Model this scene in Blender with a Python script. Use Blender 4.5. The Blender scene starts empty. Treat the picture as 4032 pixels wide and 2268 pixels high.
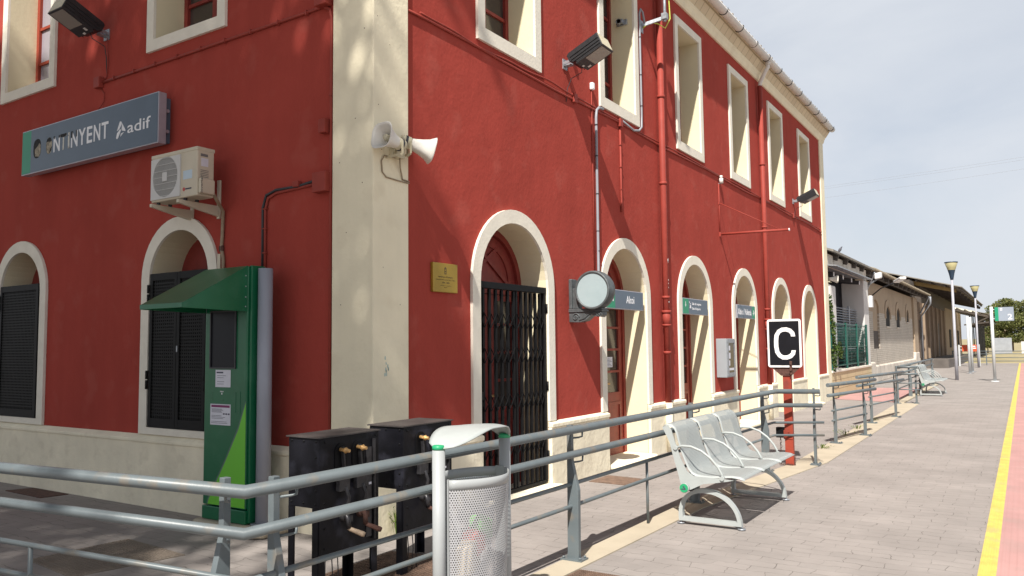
import bpy, math, random
import numpy as np
from mathutils import Vector, Matrix
random.seed(7); rng = np.random.default_rng(7)
S = bpy.context.scene
C = S.collection
R = math.radians
V = Vector
# ---------------------------------------------------------------- camera
cam = bpy.data.objects.new('camera', bpy.data.cameras.new('camera')); C.objects.link(cam)
yw, pt, rl = 0.572169674, 0.0721251434, -0.0110948863
F = V((-math.sin(yw)*math.cos(pt), math.cos(yw)*math.cos(pt), math.sin(pt)))
R0 = V((math.cos(yw), math.sin(yw), 0)); U0 = R0.cross(F)
RR = R0*math.cos(rl)+U0*math.sin(rl); UU = -R0*math.sin(rl)+U0*math.cos(rl)
m = Matrix((RR, UU, -F)).transposed().to_4x4(); m.translation = V((4.393, -4.75, 1.55))
cam.matrix_world = m
cam.data.sensor_width = 36; cam.data.lens = 27.832; cam.data.clip_end = 3000; cam.data.clip_start = .05
S.camera = cam
# ---------------------------------------------------------------- light
SUN = V((.235, -.81, 1.0)).normalized()
sd = bpy.data.lights.new('sun', 'SUN'); sd.energy = 5.0; sd.angle = R(.6); sd.color = (1, .95, .87)
so = bpy.data.objects.new('sun', sd); C.objects.link(so); so.rotation_euler = SUN.to_track_quat('Z', 'Y').to_euler(); so.location = (0, -20, 30)
w = bpy.data.worlds.new('World'); S.world = w; w.use_nodes = True
nt = w.node_tree; N = nt.nodes; L = nt.links; N.clear()
wo = N.new('ShaderNodeOutputWorld'); bg = N.new('ShaderNodeBackground'); L.new(bg.outputs[0], wo.inputs[0])
sky = N.new('ShaderNodeTexSky'); sky.sky_type = 'NISHITA'; sky.sun_disc = False
sky.sun_elevation = math.asin(SUN.z); sky.sun_rotation = math.atan2(SUN.x, SUN.y); sky.dust_density = 2.0; sky.altitude = 350
bg.inputs[1].default_value = .062
tc = N.new('ShaderNodeTexCoord'); mp = N.new('ShaderNodeMapping'); mp.inputs['Scale'].default_value = (1, 1, 2.6); mp.inputs['Rotation'].default_value = (.3, .2, .4)
nz = N.new('ShaderNodeTexNoise'); nz.inputs['Scale'].default_value = 2.3; nz.inputs['Detail'].default_value = 7; nz.inputs['Roughness'].default_value = .55; nz.inputs['Distortion'].default_value = .4
cr = N.new('ShaderNodeValToRGB'); cr.color_ramp.elements[0].position = .34; cr.color_ramp.elements[0].color = (.70,)*3+(1,); cr.color_ramp.elements[1].position = .6; cr.color_ramp.elements[1].color = (.93,)*3+(1,)
mx = N.new('ShaderNodeMixRGB'); mx.inputs[2].default_value = (6.9, 7.25, 7.8, 1)
L.new(tc.outputs['Generated'], mp.inputs[0]); L.new(mp.outputs[0], nz.inputs[0]); L.new(nz.outputs['Fac'], cr.inputs[0]); L.new(cr.outputs[0], mx.inputs[0])
L.new(sky.outputs[0], mx.inputs[1]); sp = N.new('ShaderNodeSeparateXYZ'); mr = N.new('ShaderNodeMapRange'); mr.inputs[1].default_value = .4; mr.inputs[2].default_value = .95; mr.inputs[3].default_value = 1.12; mr.inputs[4].default_value = .45
sc_ = N.new('ShaderNodeVectorMath'); sc_.operation = 'SCALE'; L.new(tc.outputs['Generated'], sp.inputs[0]); L.new(sp.outputs[2], mr.inputs[0]); L.new(mx.outputs[0], sc_.inputs[0]); L.new(mr.outputs[0], sc_.inputs['Scale']); L.new(sc_.outputs[0], bg.inputs[0])
S.view_settings.view_transform = 'Standard'; S.view_settings.look = 'None'; S.view_settings.exposure = 0.65; S.view_settings.gamma = 1
S.render.engine = 'CYCLES'
S.cycles.max_bounces = 6; S.cycles.transparent_max_bounces = 16
# ---------------------------------------------------------------- materials
def nodes(name):
    m = bpy.data.materials.new(name); m.use_nodes = True; t = m.node_tree; b = t.nodes['Principled BSDF']
    return m, t, b
def mat(name, col, rough=.6, metal=0, var=.08, scale=3, bump=0, bscale=60, bump2=0, streak=0, spec=.5, stain=None, stain_amt=.5, stain_scale=2.5, coat=0):
    m, t, b = nodes(name); n = t.nodes; l = t.links
    b.inputs['Roughness'].default_value = rough; b.inputs['Metallic'].default_value = metal; b.inputs['Specular IOR Level'].default_value = spec
    if coat: b.inputs['Coat Weight'].default_value = coat
    tc = n.new('ShaderNodeTexCoord'); src = tc.outputs['Object']
    def noise(sc, det=5, st=1.0):
        q = n.new('ShaderNodeTexNoise'); q.inputs['Scale'].default_value = sc; q.inputs['Detail'].default_value = det
        if st != 1:
            mp = n.new('ShaderNodeMapping'); mp.inputs['Scale'].default_value = (1, 1, st); l.new(src, mp.inputs[0]); l.new(mp.outputs[0], q.inputs[0])
        else: l.new(src, q.inputs[0])
        return q.outputs['Fac']
    def ramp(s, a, bb):
        r = n.new('ShaderNodeMapRange'); r.inputs[1].default_value = .3; r.inputs[2].default_value = .7; r.inputs[3].default_value = a; r.inputs[4].default_value = bb; l.new(s, r.inputs[0]); return r.outputs[0]
    v = ramp(noise(scale), 1-var, 1+var)
    if streak:
        v2 = ramp(noise(6, 4, .12), 1-streak, 1+streak)
        k = n.new('ShaderNodeMath'); k.operation = 'MULTIPLY'; l.new(v, k.inputs[0]); l.new(v2, k.inputs[1]); v = k.outputs[0]
    mu = n.new('ShaderNodeVectorMath'); mu.operation = 'SCALE'; mu.inputs[0].default_value = col[:3]; l.new(v, mu.inputs['Scale'])
    out = mu.outputs[0]
    if stain:
        r = n.new('ShaderNodeMapRange'); r.inputs[1].default_value = .56; r.inputs[2].default_value = .68; r.inputs[3].default_value = 0; r.inputs[4].default_value = stain_amt; l.new(noise(stain_scale, 8), r.inputs[0])
        x = n.new('ShaderNodeMixRGB'); x.inputs[2].default_value = tuple(stain)+(1,); l.new(r.outputs[0], x.inputs[0]); l.new(out, x.inputs[1]); out = x.outputs[0]
    l.new(out, b.inputs['Base Color'])
    if bump:
        bp = n.new('ShaderNodeBump'); bp.inputs['Strength'].default_value = bump; bp.inputs['Distance'].default_value = .02
        l.new(noise(bscale, 6), bp.inputs['Height']); l.new(bp.outputs[0], b.inputs['Normal'])
        if bump2:      # trowel marks: broad lumps under the fine grain
            b2 = n.new('ShaderNodeBump'); b2.inputs['Strength'].default_value = bump2; b2.inputs['Distance'].default_value = .06
            l.new(noise(3.2, 3), b2.inputs['Height']); l.new(b2.outputs[0], bp.inputs['Normal'])
    return m
def brick(name, c1, c2, mortar, bw, bh, ms=.008, rot=None, rough=.9, warp=.004, bump=.35, axis='xy', var=.12, jointfade=0):
    m, t, b = nodes(name); n = t.nodes; l = t.links
    tc = n.new('ShaderNodeTexCoord'); sx = n.new('ShaderNodeSeparateXYZ'); cb = n.new('ShaderNodeCombineXYZ')
    l.new(tc.outputs['Object'], sx.inputs[0]); l.new(sx.outputs['XYZ'.index(axis[0].upper())], cb.inputs[0]); l.new(sx.outputs['XYZ'.index(axis[1].upper())], cb.inputs[1])
    nz = n.new('ShaderNodeTexNoise'); nz.inputs['Scale'].default_value = 2.2/bw*.5; nz.inputs['Detail'].default_value = 6; l.new(tc.outputs['Object'], nz.inputs[0])
    sub = n.new('ShaderNodeVectorMath'); sub.operation = 'SUBTRACT'; sub.inputs[1].default_value = (.5, .5, .5); l.new(nz.outputs['Color'], sub.inputs[0])
    sc = n.new('ShaderNodeVectorMath'); sc.operation = 'SCALE'; sc.inputs['Scale'].default_value = warp*8; l.new(sub.outputs[0], sc.inputs[0])
    ad = n.new('ShaderNodeVectorMath'); ad.operation = 'ADD'; l.new(cb.outputs[0], ad.inputs[0]); l.new(sc.outputs[0], ad.inputs[1])
    br = n.new('ShaderNodeTexBrick'); br.inputs['Scale'].default_value = 1; br.inputs['Brick Width'].default_value = bw; br.inputs['Row Height'].default_value = bh; br.inputs['Mortar Size'].default_value = ms; br.inputs['Mortar Smooth'].default_value = .4
    br.inputs['Color1'].default_value = tuple(c1)+(1,); br.inputs['Color2'].default_value = tuple(c2)+(1,); br.inputs['Mortar'].default_value = tuple(mortar)+(1,)
    l.new(ad.outputs[0], br.inputs[0])
    col = br.outputs['Color']; fac = br.outputs['Fac']
    if jointfade:
        n2 = n.new('ShaderNodeTexNoise'); n2.inputs['Scale'].default_value = 5; n2.inputs['Detail'].default_value = 4; l.new(tc.outputs['Object'], n2.inputs[0])
        r2 = n.new('ShaderNodeMapRange'); r2.inputs[1].default_value = .4; r2.inputs[2].default_value = .62; r2.inputs[3].default_value = 1-jointfade; r2.inputs[4].default_value = 1; l.new(n2.outputs[0], r2.inputs[0])
        k = n.new('ShaderNodeMath'); k.operation = 'MULTIPLY'; l.new(fac, k.inputs[0]); l.new(r2.outputs[0], k.inputs[1]); fac = k.outputs[0]
        xx = n.new('ShaderNodeMixRGB'); xx.inputs[1].default_value = tuple((a+b_)/2 for a, b_ in zip(c1, c2))+(1,); xx.inputs[2].default_value = tuple(mortar)+(1,); l.new(fac, xx.inputs[0])
        br.inputs['Mortar'].default_value = tuple((a+b_)/2 for a, b_ in zip(c1, c2))+(1,)
        x3 = n.new('ShaderNodeMixRGB'); l.new(fac, x3.inputs[0]); l.new(col, x3.inputs[1]); x3.inputs[2].default_value = tuple(mortar)+(1,); col = x3.outputs[0]
    n3 = n.new('ShaderNodeTexNoise'); n3.inputs['Scale'].default_value = 1.1; n3.inputs['Detail'].default_value = 9; n3.inputs['Roughness'].default_value = .65; l.new(tc.outputs['Object'], n3.inputs[0])
    r3 = n.new('ShaderNodeMapRange'); r3.inputs[1].default_value = .3; r3.inputs[2].default_value = .7; r3.inputs[3].default_value = 1-var; r3.inputs[4].default_value = 1+var; l.new(n3.outputs[0], r3.inputs[0])
    mu = n.new('ShaderNodeVectorMath'); mu.operation = 'SCALE'; l.new(col, mu.inputs[0]); l.new(r3.outputs[0], mu.inputs['Scale']); l.new(mu.outputs[0], b.inputs['Base Color'])
    b.inputs['Roughness'].default_value = rough; b.inputs['Specular IOR Level'].default_value = .25
    hm = n.new('ShaderNodeMath'); hm.operation = 'SUBTRACT'; l.new(n3.outputs[0], hm.inputs[0]); l.new(fac, hm.inputs[1])
    bp = n.new('ShaderNodeBump'); bp.inputs['Strength'].default_value = bump; bp.inputs['Distance'].default_value = .012; l.new(hm.outputs[0], bp.inputs['Height']); l.new(bp.outputs[0], b.inputs['Normal'])
    return m
def dots(name, col, pitch=.012, rad=.28, rough=.45, metal=0):
    """sheet steel punched with round holes, laid out in its own UV (metres)"""
    m, t, b = nodes(name); n = t.nodes; l = t.links
    b.inputs['Base Color'].default_value = tuple(col)+(1,); b.inputs['Roughness'].default_value = rough; b.inputs['Metallic'].default_value = metal
    uv = n.new('ShaderNodeTexCoord'); s = n.new('ShaderNodeSeparateXYZ'); l.new(uv.outputs['UV'], s.inputs[0])
    def M_(op, a, b_=None):
        q = n.new('ShaderNodeMath'); q.operation = op
        for i, x in enumerate((a, b_)):
            if x is None: continue
            if isinstance(x, (int, float)): q.inputs[i].default_value = x
            else: l.new(x, q.inputs[i])
        return q.outputs[0]
    y = M_('DIVIDE', s.outputs[1], pitch*.87); row = M_('FLOOR', y); odd = M_('MODULO', row, 2.0)
    x = M_('ADD', M_('DIVIDE', s.outputs[0], pitch), M_('MULTIPLY', odd, .5))
    fx = M_('SUBTRACT', M_('FRACT', x), .5); fy = M_('MULTIPLY', M_('SUBTRACT', M_('FRACT', y), .5), .87)
    d = M_('SQRT', M_('ADD', M_('MULTIPLY', fx, fx), M_('MULTIPLY', fy, fy)))
    inside = M_('LESS_THAN', d, rad)
    keep = M_('GREATER_THAN', s.outputs[1], -0.0005)   # solid border where v < 0
    a = M_('MULTIPLY', inside, keep)
    tr = n.new('ShaderNodeBsdfTransparent'); ms = n.new('ShaderNodeMixShader'); l.new(a, ms.inputs[0]); l.new(b.outputs[0], ms.inputs[1]); l.new(tr.outputs[0], ms.inputs[2])
    l.new(ms.outputs[0], t.nodes['Material Output'].inputs[0])
    return m
def leafmat(name, a, b_, trans=.25):
    m, t, b = nodes(name); n = t.nodes; l = t.links
    g = n.new('ShaderNodeNewGeometry'); cr = n.new('ShaderNodeMixRGB'); cr.inputs[1].default_value = tuple(a)+(1,); cr.inputs[2].default_value = tuple(b_)+(1,)
    l.new(g.outputs['Random Per Island'], cr.inputs[0]); l.new(cr.outputs[0], b.inputs['Base Color']); b.inputs['Roughness'].default_value = .6; b.inputs['Specular IOR Level'].default_value = .3
    tl = n.new('ShaderNodeBsdfTranslucent'); l.new(cr.outputs[0], tl.inputs[0]); ms = n.new('ShaderNodeMixShader'); ms.inputs[0].default_value = trans
    l.new(b.outputs[0], ms.inputs[1]); l.new(tl.outputs[0], ms.inputs[2]); l.new(ms.outputs[0], t.nodes['Material Output'].inputs[0])
    return m
def glassy(name, col, rough=.08, sp=.6):
    m, t, b = nodes(name); b.inputs['Base Color'].default_value = tuple(col)+(1,); b.inputs['Roughness'].default_value = rough; b.inputs['Specular IOR Level'].default_value = sp
    return m
M = {}
M['red'] = mat('red_stucco', (.345, .058, .044), .95, var=.07, scale=1.1, bump=.15, bscale=24, bump2=.14, streak=.035, spec=.08, stain=(.40, .105, .082), stain_amt=.3, stain_scale=3)
M['redpaint'] = mat('red_paint', (.29, .050, .037), .6, var=.08, scale=8, spec=.2)
M['cream'] = mat('cream_plaster', (.80, .725, .545), .9, var=.05, scale=2, bump=.16, bscale=24, bump2=.15, streak=.03, spec=.2, stain=(.62, .53, .38), stain_amt=.3, stain_scale=3)
M['reveal'] = mat('pale_yellow_plaster', (.70, .625, .44), .9, var=.04, scale=2, bump=.1, bscale=25, spec=.2)
M['trim'] = mat('off_white_trim', (.75, .705, .61), .9, var=.05, scale=6, bump=.12, bscale=35, spec=.2, stain=(.66, .61, .52), stain_amt=.3, stain_scale=9)
M['plinth'] = mat('cream_plinth', (.80, .73, .57), .92, var=.09, scale=2.5, bump=.3, bscale=18, bump2=.2, streak=.03, spec=.2, stain=(.46, .39, .29), stain_amt=.2, stain_scale=7)
M['paver'] = brick('stamped_paving', (.285, .256, .240), (.264, .238, .223), (.11, .095, .087), .26, .13, .0030, warp=.016, bump=.45, var=.16, jointfade=.8)
M['kerb'] = mat('kerb_stone', (.42, .365, .28), .9, var=.1, scale=3, bump=.1, bscale=40, spec=.2, stain=(.38, .33, .26), stain_amt=.4, stain_scale=3)
M['yellow'] = mat('yellow_line', (.56, .44, .10), .75, var=.14, scale=7, bump=.1, bscale=90, stain=(.40, .34, .18), stain_amt=.5, stain_scale=5)
M['pink'] = mat('pink_tile', (.42, .235, .22), .85, var=.10, scale=2, bump=.2, bscale=120, stain=(.34, .23, .21), stain_amt=.5, stain_scale=2.2)
M['gravel'] = mat('ballast', (.22, .2, .18), .95, var=.3, scale=30, bump=1, bscale=40)
M['dry'] = mat('dry_grass', (.30, .25, .14), .95, var=.25, scale=.6, bump=.5, bscale=6, stain=(.22, .22, .09), stain_amt=.8, stain_scale=.35)
M['rail'] = mat('grey_rail_paint', (.115, .137, .147), .42, var=.08, scale=9, bump=.04, bscale=60, spec=.5, stain=(.24, .17, .10), stain_amt=.35, stain_scale=7)
M['railpale'] = M['rail']
M['black'] = mat('black_iron', (.007, .007, .008), .5, var=.25, scale=12, bump=.05, bscale=60, spec=.12)
M['blackbox'] = mat('black_enamel', (.007, .007, .010), .42, var=.5, scale=7, bump=.1, bscale=25, spec=.18, stain=(.035, .036, .05), stain_amt=.8, stain_scale=4)
M['lidtop'] = mat('dusty_black_lid', (.05, .042, .04), .6, var=.35, scale=6, bump=.1, bscale=30)
M['rust'] = mat('rust', (.085, .038, .028), .85, var=.4, scale=25, bump=.3, bscale=60)
M['brass'] = mat('worn_brass', (.55, .33, .13), .45, .3, var=.25, scale=60, bump=.3, bscale=90)
M['woodgrip'] = mat('wood_grip', (.36, .27, .19), .7, var=.2, scale=30)
M['green'] = mat('green_enamel', (.004, .115, .047), .32, var=.08, scale=3, spec=.5, stain=(.05, .17, .10), stain_amt=.25, stain_scale=5)
M['lime'] = mat('lime_vinyl', (.14, .50, .03), .4, var=.03)
M['swgrey'] = mat('grey_vinyl', (.09, .15, .12), .5, var=.03)
M['screen'] = glassy('dark_screen', (.004, .005, .010), .35, .2)
M['paper'] = mat('paper', (.62, .62, .68), .6, var=.04, scale=20)
M['ink'] = mat('ink', (.05, .05, .08), .7, var=.1)
M['purple'] = mat('purple_print', (.18, .02, .10), .6, var=.05)
M['greytube'] = mat('grey_tube_paint', (.30, .31, .36), .38, var=.05, scale=5, spec=.5)
M['bluegrey'] = mat('slate_blue_panel', (.095, .13, .175), .42, var=.06, scale=4, spec=.45)
M['signgreen'] = mat('sign_green', (.01, .25, .13), .45, var=.05)
M['alu'] = mat('aluminium_frame', (.42, .42, .47), .4, .4, var=.06, scale=10)
M['white'] = mat('white_letter', (.80, .80, .82), .5, var=.03)
M['burn'] = mat('burnt_hole', (.02, .02, .02), .9, var=.5, scale=40)
M['scorched'] = mat('scorched_letter', (.60, .58, .52), .7, var=.1, scale=30, stain=(.03, .03, .035), stain_amt=1, stain_scale=22)
M['burnt'] = mat('melted_plastic', (.30, .26, .19), .7, var=.45, scale=30, stain=(.03, .03, .03), stain_amt=1, stain_scale=25)
M['acwhite'] = mat('air_con_casing', (.55, .49, .38), .5, var=.05, scale=5, spec=.4)
M['acplate'] = mat('air_con_plate', (.56, .55, .53), .5, var=.05, scale=5)
M['acdark'] = mat('air_con_fan', (.16, .155, .15), .6, var=.2)
M['blue_label'] = mat('pale_blue_label', (.48, .58, .66), .5, var=.04)
M['redlogo'] = mat('red_logo', (.45, .06, .05), .5, var=.1)
M['floodblack'] = mat('floodlight_casing', (.014, .015, .018), .5, 0, var=.3, scale=14, bump=.06, bscale=50)
M['floodglass'] = glassy('dusty_glass', (.24, .22, .19), .22)
M['galv'] = mat('galvanised_steel', (.32, .34, .37), .45, .5, var=.25, scale=30)
M['hornwhite'] = mat('horn_plastic', (.66, .63, .58), .45, var=.05, scale=6, spec=.45)
M['hornbeige'] = mat('aged_plastic', (.52, .47, .34), .55, var=.12, scale=18)
M['cable'] = mat('brown_cable', (.28, .21, .14), .6, var=.15, scale=20)
M['cableblk'] = mat('black_cable', (.03, .03, .035), .5, var=.1)
M['conduit'] = mat('grey_conduit', (.27, .28, .31), .45, var=.08, scale=8)
M['yg'] = mat('yellow_green_cable', (.55, .6, .10), .5, var=.2, scale=60)
M['door'] = mat('red_door_paint', (.26, .04, .028), .5, var=.12, scale=10, bump=.05, bscale=60, spec=.4)
M['doordark'] = mat('weathered_red_door', (.22, .030, .024), .5, var=.12, scale=10, bump=.05, bscale=60, spec=.4)
M['pane'] = glassy('window_pane', (.05, .038, .034), .12)
M['panepale'] = glassy('pale_window_pane', (.30, .28, .32), .2)
M['shutter'] = mat('dark_metal_shutter', (.012, .012, .012), .55, var=.1, spec=.15)
M['dark'] = mat('dark_interior', (.012, .011, .010), .9, var=.1)
M['plaque'] = mat('brass_plaque', (.36, .235, .035), .42, .45, var=.1, scale=5)
M['engrave'] = mat('engraving', (.10, .065, .02), .6, var=.1)
M['clock'] = mat('cast_iron_case', (.085, .095, .10), .5, .2, var=.25, scale=14, bump=.15, bscale=40, spec=.5)
M['face'] = mat('blank_dial', (.31, .38, .40), .35, var=.03, scale=3, stain=(.26, .33, .35), stain_amt=.3, stain_scale=6)
M['seatpale'] = mat('pale_grey_steel', (.36, .385, .38), .42, var=.05, scale=8, spec=.45)
M['seatdots'] = dots('punched_pale_steel', (.36, .385, .38), .013, .27)
M['bindots'] = dots('punched_bin_steel', (.37, .37, .385), .0138, .29)
M['bingrey'] = mat('bin_grey_paint', (.33, .345, .35), .4, var=.04, scale=6, spec=.45)
M['capgreen'] = mat('green_cap', (.02, .30, .13), .4, var=.05)
M['signred'] = mat('vermilion_post', (.27, .038, .018), .6, var=.12, scale=6, bump=.1, bscale=40, stain=(.17, .035, .025), stain_amt=.9, stain_scale=4)
M['boardblack'] = mat('black_enamel_board', (.008, .008, .011), .5, spec=.2, var=.2, scale=10)
M['boardwhite'] = mat('white_enamel', (.78, .78, .78), .45, var=.03, stain=(.5, .42, .33), stain_amt=.5, stain_scale=8)
M['lampglass'] = glassy('yellowed_lamp_glass', (.40, .36, .19), .3)
M['lampblue'] = mat('dark_blue_neck', (.02, .04, .07), .4, var=.1)
M['lamppole'] = mat('grey_lamp_pole', (.34, .34, .38), .5, var=.1, scale=4, stain=(.2, .19, .2), stain_amt=.5, stain_scale=1.2)
M['palepost'] = mat('pale_grey_post', (.50, .52, .53), .45, var=.04)
M['signgrey'] = mat('grey_blue_sign', (.26, .30, .36), .45, var=.04)
M['redsign'] = mat('orange_red_sign', (.62, .085, .025), .5, var=.05)
M['fencegreen'] = mat('green_fence', (.012, .085, .066), .45, var=.1)
M['louvre'] = mat('grey_louvre', (.38, .40, .44), .4, .3, var=.08)
M['whitewall'] = mat('white_wall', (.62, .60, .58), .9, var=.05, scale=1.5, bump=.1, bscale=20)
M['yblock'] = brick('cream_block', (.60, .50, .31), (.57, .47, .29), (.30, .23, .13), 1.3, .245, .010, axis='yz', warp=.001, bump=.2, var=.06)
M['shedbrick'] = brick('pale_shed_brick', (.52, .47, .41), (.46, .42, .365), (.34, .29, .24), .25, .075, .010, axis='yz', warp=.003, bump=.4, var=.1)
M['tanbrick'] = brick('tan_shed_brick', (.40, .29, .20), (.34, .24, .17), (.20, .15, .11), .28, .08, .012, axis='yz', warp=.003, bump=.4, var=.15)
M['tan'] = mat('tan_render', (.37, .28, .195), .9, var=.1, scale=1.2, bump=.15, bscale=18, stain=(.36, .27, .2), stain_amt=.5, stain_scale=1.5)
M['stone'] = mat('rough_stone', (.60, .54, .47), .95, var=.15, scale=1.5, bump=.9, bscale=3.5, stain=(.30, .25, .2), stain_amt=.5, stain_scale=2.2)
M['roofwood'] = mat('dark_roof_timber', (.075, .06, .05), .85, var=.25, scale=4)
M['yellowbeam'] = mat('faded_yellow_beam', (.24, .15, .045), .7, var=.2, scale=3)
M['fibre'] = mat('fibre_cement_roof', (.22, .20, .17), .9, var=.15, scale=3, bump=.3, bscale=8)
M['tile'] = mat('clay_tile', (.42, .34, .26), .85, var=.2, scale=5, bump=.2, bscale=20)
M['soffit'] = brick('cream_soffit_brick', (.66, .56, .40), (.62, .52, .37), (.36, .29, .19), .26, .16, .010, axis='yx', warp=.001, bump=.4, var=.06)
M['gutter'] = mat('white_pvc_gutter', (.66, .63, .60), .4, var=.05, scale=4, spec=.5)
M['steelbeam'] = mat('dark_steel_beam', (.055, .055, .06), .5, var=.15)
M['greywall'] = mat('grey_render', (.30, .30, .33), .9, var=.06, scale=2)
M['cover'] = mat('manhole_steel', (.22, .18, .145), .8, var=.15, scale=5, bump=.4, bscale=50)
M['grate'] = mat('rusty_grate', (.16, .10, .07), .85, var=.3, scale=12, bump=.5, bscale=60)
M['leafdark'] = leafmat('pine_needles', (.07, .095, .025), (.20, .20, .07))
M['leafshade'] = leafmat('plane_leaves', (.04, .07, .02), (.08, .12, .03))
M['leafbush'] = leafmat('shrub_leaves', (.02, .06, .012), (.10, .14, .03))
M['weed'] = leafmat('weed_leaves', (.10, .16, .03), (.22, .26, .07))
M['tandark'] = brick('shaded_old_brick', (.22, .15, .10), (.18, .12, .085), (.12, .09, .065), .28, .08, .012, axis='yz', warp=.003, bump=.4, var=.2)  # tan brick with the canopy's shade put into its colour
M['tanrender'] = mat('shaded_tan_render', (.27, .20, .14), .9, var=.15, scale=1.2)  # darker copy of the tan render, coloured for shade under the canopy
M['dock'] = mat('shaded_dock_concrete', (.11, .095, .085), .9, var=.2, scale=2)  # dock colour darkened to stand for the shade it lies in
M['smear'] = mat('turquoise_paint_smear', (.42, .52, .47), .8, var=.1)
M['shadetile'] = mat('shaded_tile', (.30, .25, .18), .9, var=.3, scale=6)  # clay tile darkened in colour to carry the shadow at the shed eave
M['lever'] = mat('greasy_dark_lever', (.035, .034, .038), .4, .3, var=.4, scale=25, spec=.5)
M['cabgrey'] = mat('cabinet_grey', (.27, .29, .31), .45, var=.05)
M['bark'] = mat('bark', (.12, .085, .06), .95, var=.3, scale=8, bump=.6, bscale=14)
M['pigeon'] = mat('pigeon_feathers', (.08, .08, .10), .7, var=.2, scale=20)
M['litterR'] = mat('red_wrapper', (.55, .10, .08), .5, var=.2); M['litterG'] = mat('green_wrapper', (.12, .42, .08), .5, var=.2); M['litterW'] = mat('cream_wrapper', (.6, .5, .36), .5, var=.2)
mm, t_, b_ = nodes('translucent_sheet'); tl = t_.nodes.new('ShaderNodeBsdfTranslucent'); tl.inputs[0].default_value = (.8, .78, .7, 1); t_.links.new(tl.outputs[0], t_.nodes['Material Output'].inputs[0]); M['transl'] = mm
# ---------------------------------------------------------------- mesh helpers
class MB:
    def __init__(s): s.v = []; s.f = []; s.sm = []
    def add(s, vs, fs, smooth=False):
        o = len(s.v); s.v += [tuple(x) for x in vs]; s.f += [tuple(i+o for i in f) for f in fs]; s.sm += [smooth]*len(fs); return s
    def box(s, x0, x1, y0, y1, z0, z1):
        vs = [(x, y, z) for x in (x0, x1) for y in (y0, y1) for z in (z0, z1)]
        return s.add(vs, [(0, 1, 3, 2), (4, 6, 7, 5), (0, 4, 5, 1), (2, 3, 7, 6), (0, 2, 6, 4), (1, 5, 7, 3)])
    def obox(s, c, ax, h):
        c = V(c); ax = [V(a).normalized() for a in ax]
        vs = [c+ax[0]*h[0]*i+ax[1]*h[1]*j+ax[2]*h[2]*k for i in (-1, 1) for j in (-1, 1) for k in (-1, 1)]
        return s.add(vs, [(0, 1, 3, 2), (4, 6, 7, 5), (0, 4, 5, 1), (2, 3, 7, 6), (0, 2, 6, 4), (1, 5, 7, 3)])
    def beam(s, a, b, w, h, up=(0, 0, 1)):
        a = V(a); b = V(b); d = b-a; u = V(up); sd = d.cross(u)
        if sd.length < 1e-6: sd = d.cross(V((1, 0, 0)))
        u = sd.cross(d); return s.obox((a+b)/2, (d, sd, u), (d.length/2, w/2, h/2))
    def tube(s, pts, r, n=12, caps=True, closed=False):
        pts = [V(p) for p in pts]; rs = r if isinstance(r, (list, tuple)) else [r]*len(pts)
        vs = []; prev = None; K = len(pts)
        for i, p in enumerate(pts):
            if closed: d = pts[(i+1) % K]-pts[i-1]
            else: d = (pts[min(i+1, K-1)]-pts[max(i-1, 0)])
            d.normalize()
            if prev is None: a = d.orthogonal().normalized()
            else: a = (prev-d*prev.dot(d)).normalized()
            prev = a; b = d.cross(a)
            k = 1
            if 0 < i < K-1:
                c = (pts[i]-pts[i-1]).normalized().dot((pts[i+1]-pts[i]).normalized()); k = 1/max(.5, math.sqrt(max(.25, (1+c)/2)))
            for j in range(n):
                t = 2*math.pi*j/n; vs.append(p+(a*math.cos(t)+b*math.sin(t))*rs[i])
        fs = [(i*n+j, i*n+(j+1) % n, (i+1)*n+(j+1) % n, (i+1)*n+j) for i in range(K-1) for j in range(n)]
        if closed: fs += [((K-1)*n+j, (K-1)*n+(j+1) % n, (j+1) % n, j) for j in range(n)]
        s.add(vs, fs, True)
        if caps and not closed:
            o = len(s.v)-len(vs); s.f += [tuple(o+j for j in reversed(range(n))), tuple(o+(K-1)*n+j for j in range(n))]; s.sm += [False]*2
        return s
    def cyl(s, a, b, r, r2=None, n=16): return s.tube([a, b], [r, r if r2 is None else r2], n)
    def lathe(s, prof, o, ax=(0, 0, 1), n=20, sq=0):
        """prof: (radius, height) pairs revolved round ax from o; sq rounds towards a square"""
        ax = V(ax).normalized(); a = ax.orthogonal().normalized()
        if abs(ax.z) < .9: b0 = V((0, 0, 1)); b0 = (b0-ax*b0.dot(ax)).normalized(); a = b0
        b = ax.cross(a); o = V(o); vs = []
        for r, h in prof:
            for j in range(n):
                t = 2*math.pi*j/n; cx, sy = math.cos(t), math.sin(t)
                k = 1.0
                if sq: k = 1/((abs(cx)**sq+abs(sy)**sq)**(1/sq))
                vs.append(o+ax*h+(a*cx+b*sy)*r*k)
        K = len(prof); fs = [(i*n+j, i*n+(j+1) % n, (i+1)*n+(j+1) % n, (i+1)*n+j) for i in range(K-1) for j in range(n)]
        return s.add(vs, fs, True)
    def prism(s, poly, vec, smooth=False):
        poly = [V(p) for p in poly]; n = len(poly); vec = V(vec)
        return s.add(poly+[p+vec for p in poly], [tuple(reversed(range(n))), tuple(range(n, 2*n))]+[(i, (i+1) % n, n+(i+1) % n, n+i) for i in range(n)], smooth)
    def quad(s, a, b, c, d): return s.add([a, b, c, d], [(0, 1, 2, 3)])
    def build(s, name, m, parent=None, bevel=0, local=False, seg=2):
        me = bpy.data.meshes.new(name); me.from_pydata(s.v, [], s.f); me.polygons.foreach_set('use_smooth', s.sm)
        return link(name, me, m, parent, bevel, local, seg)
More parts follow.
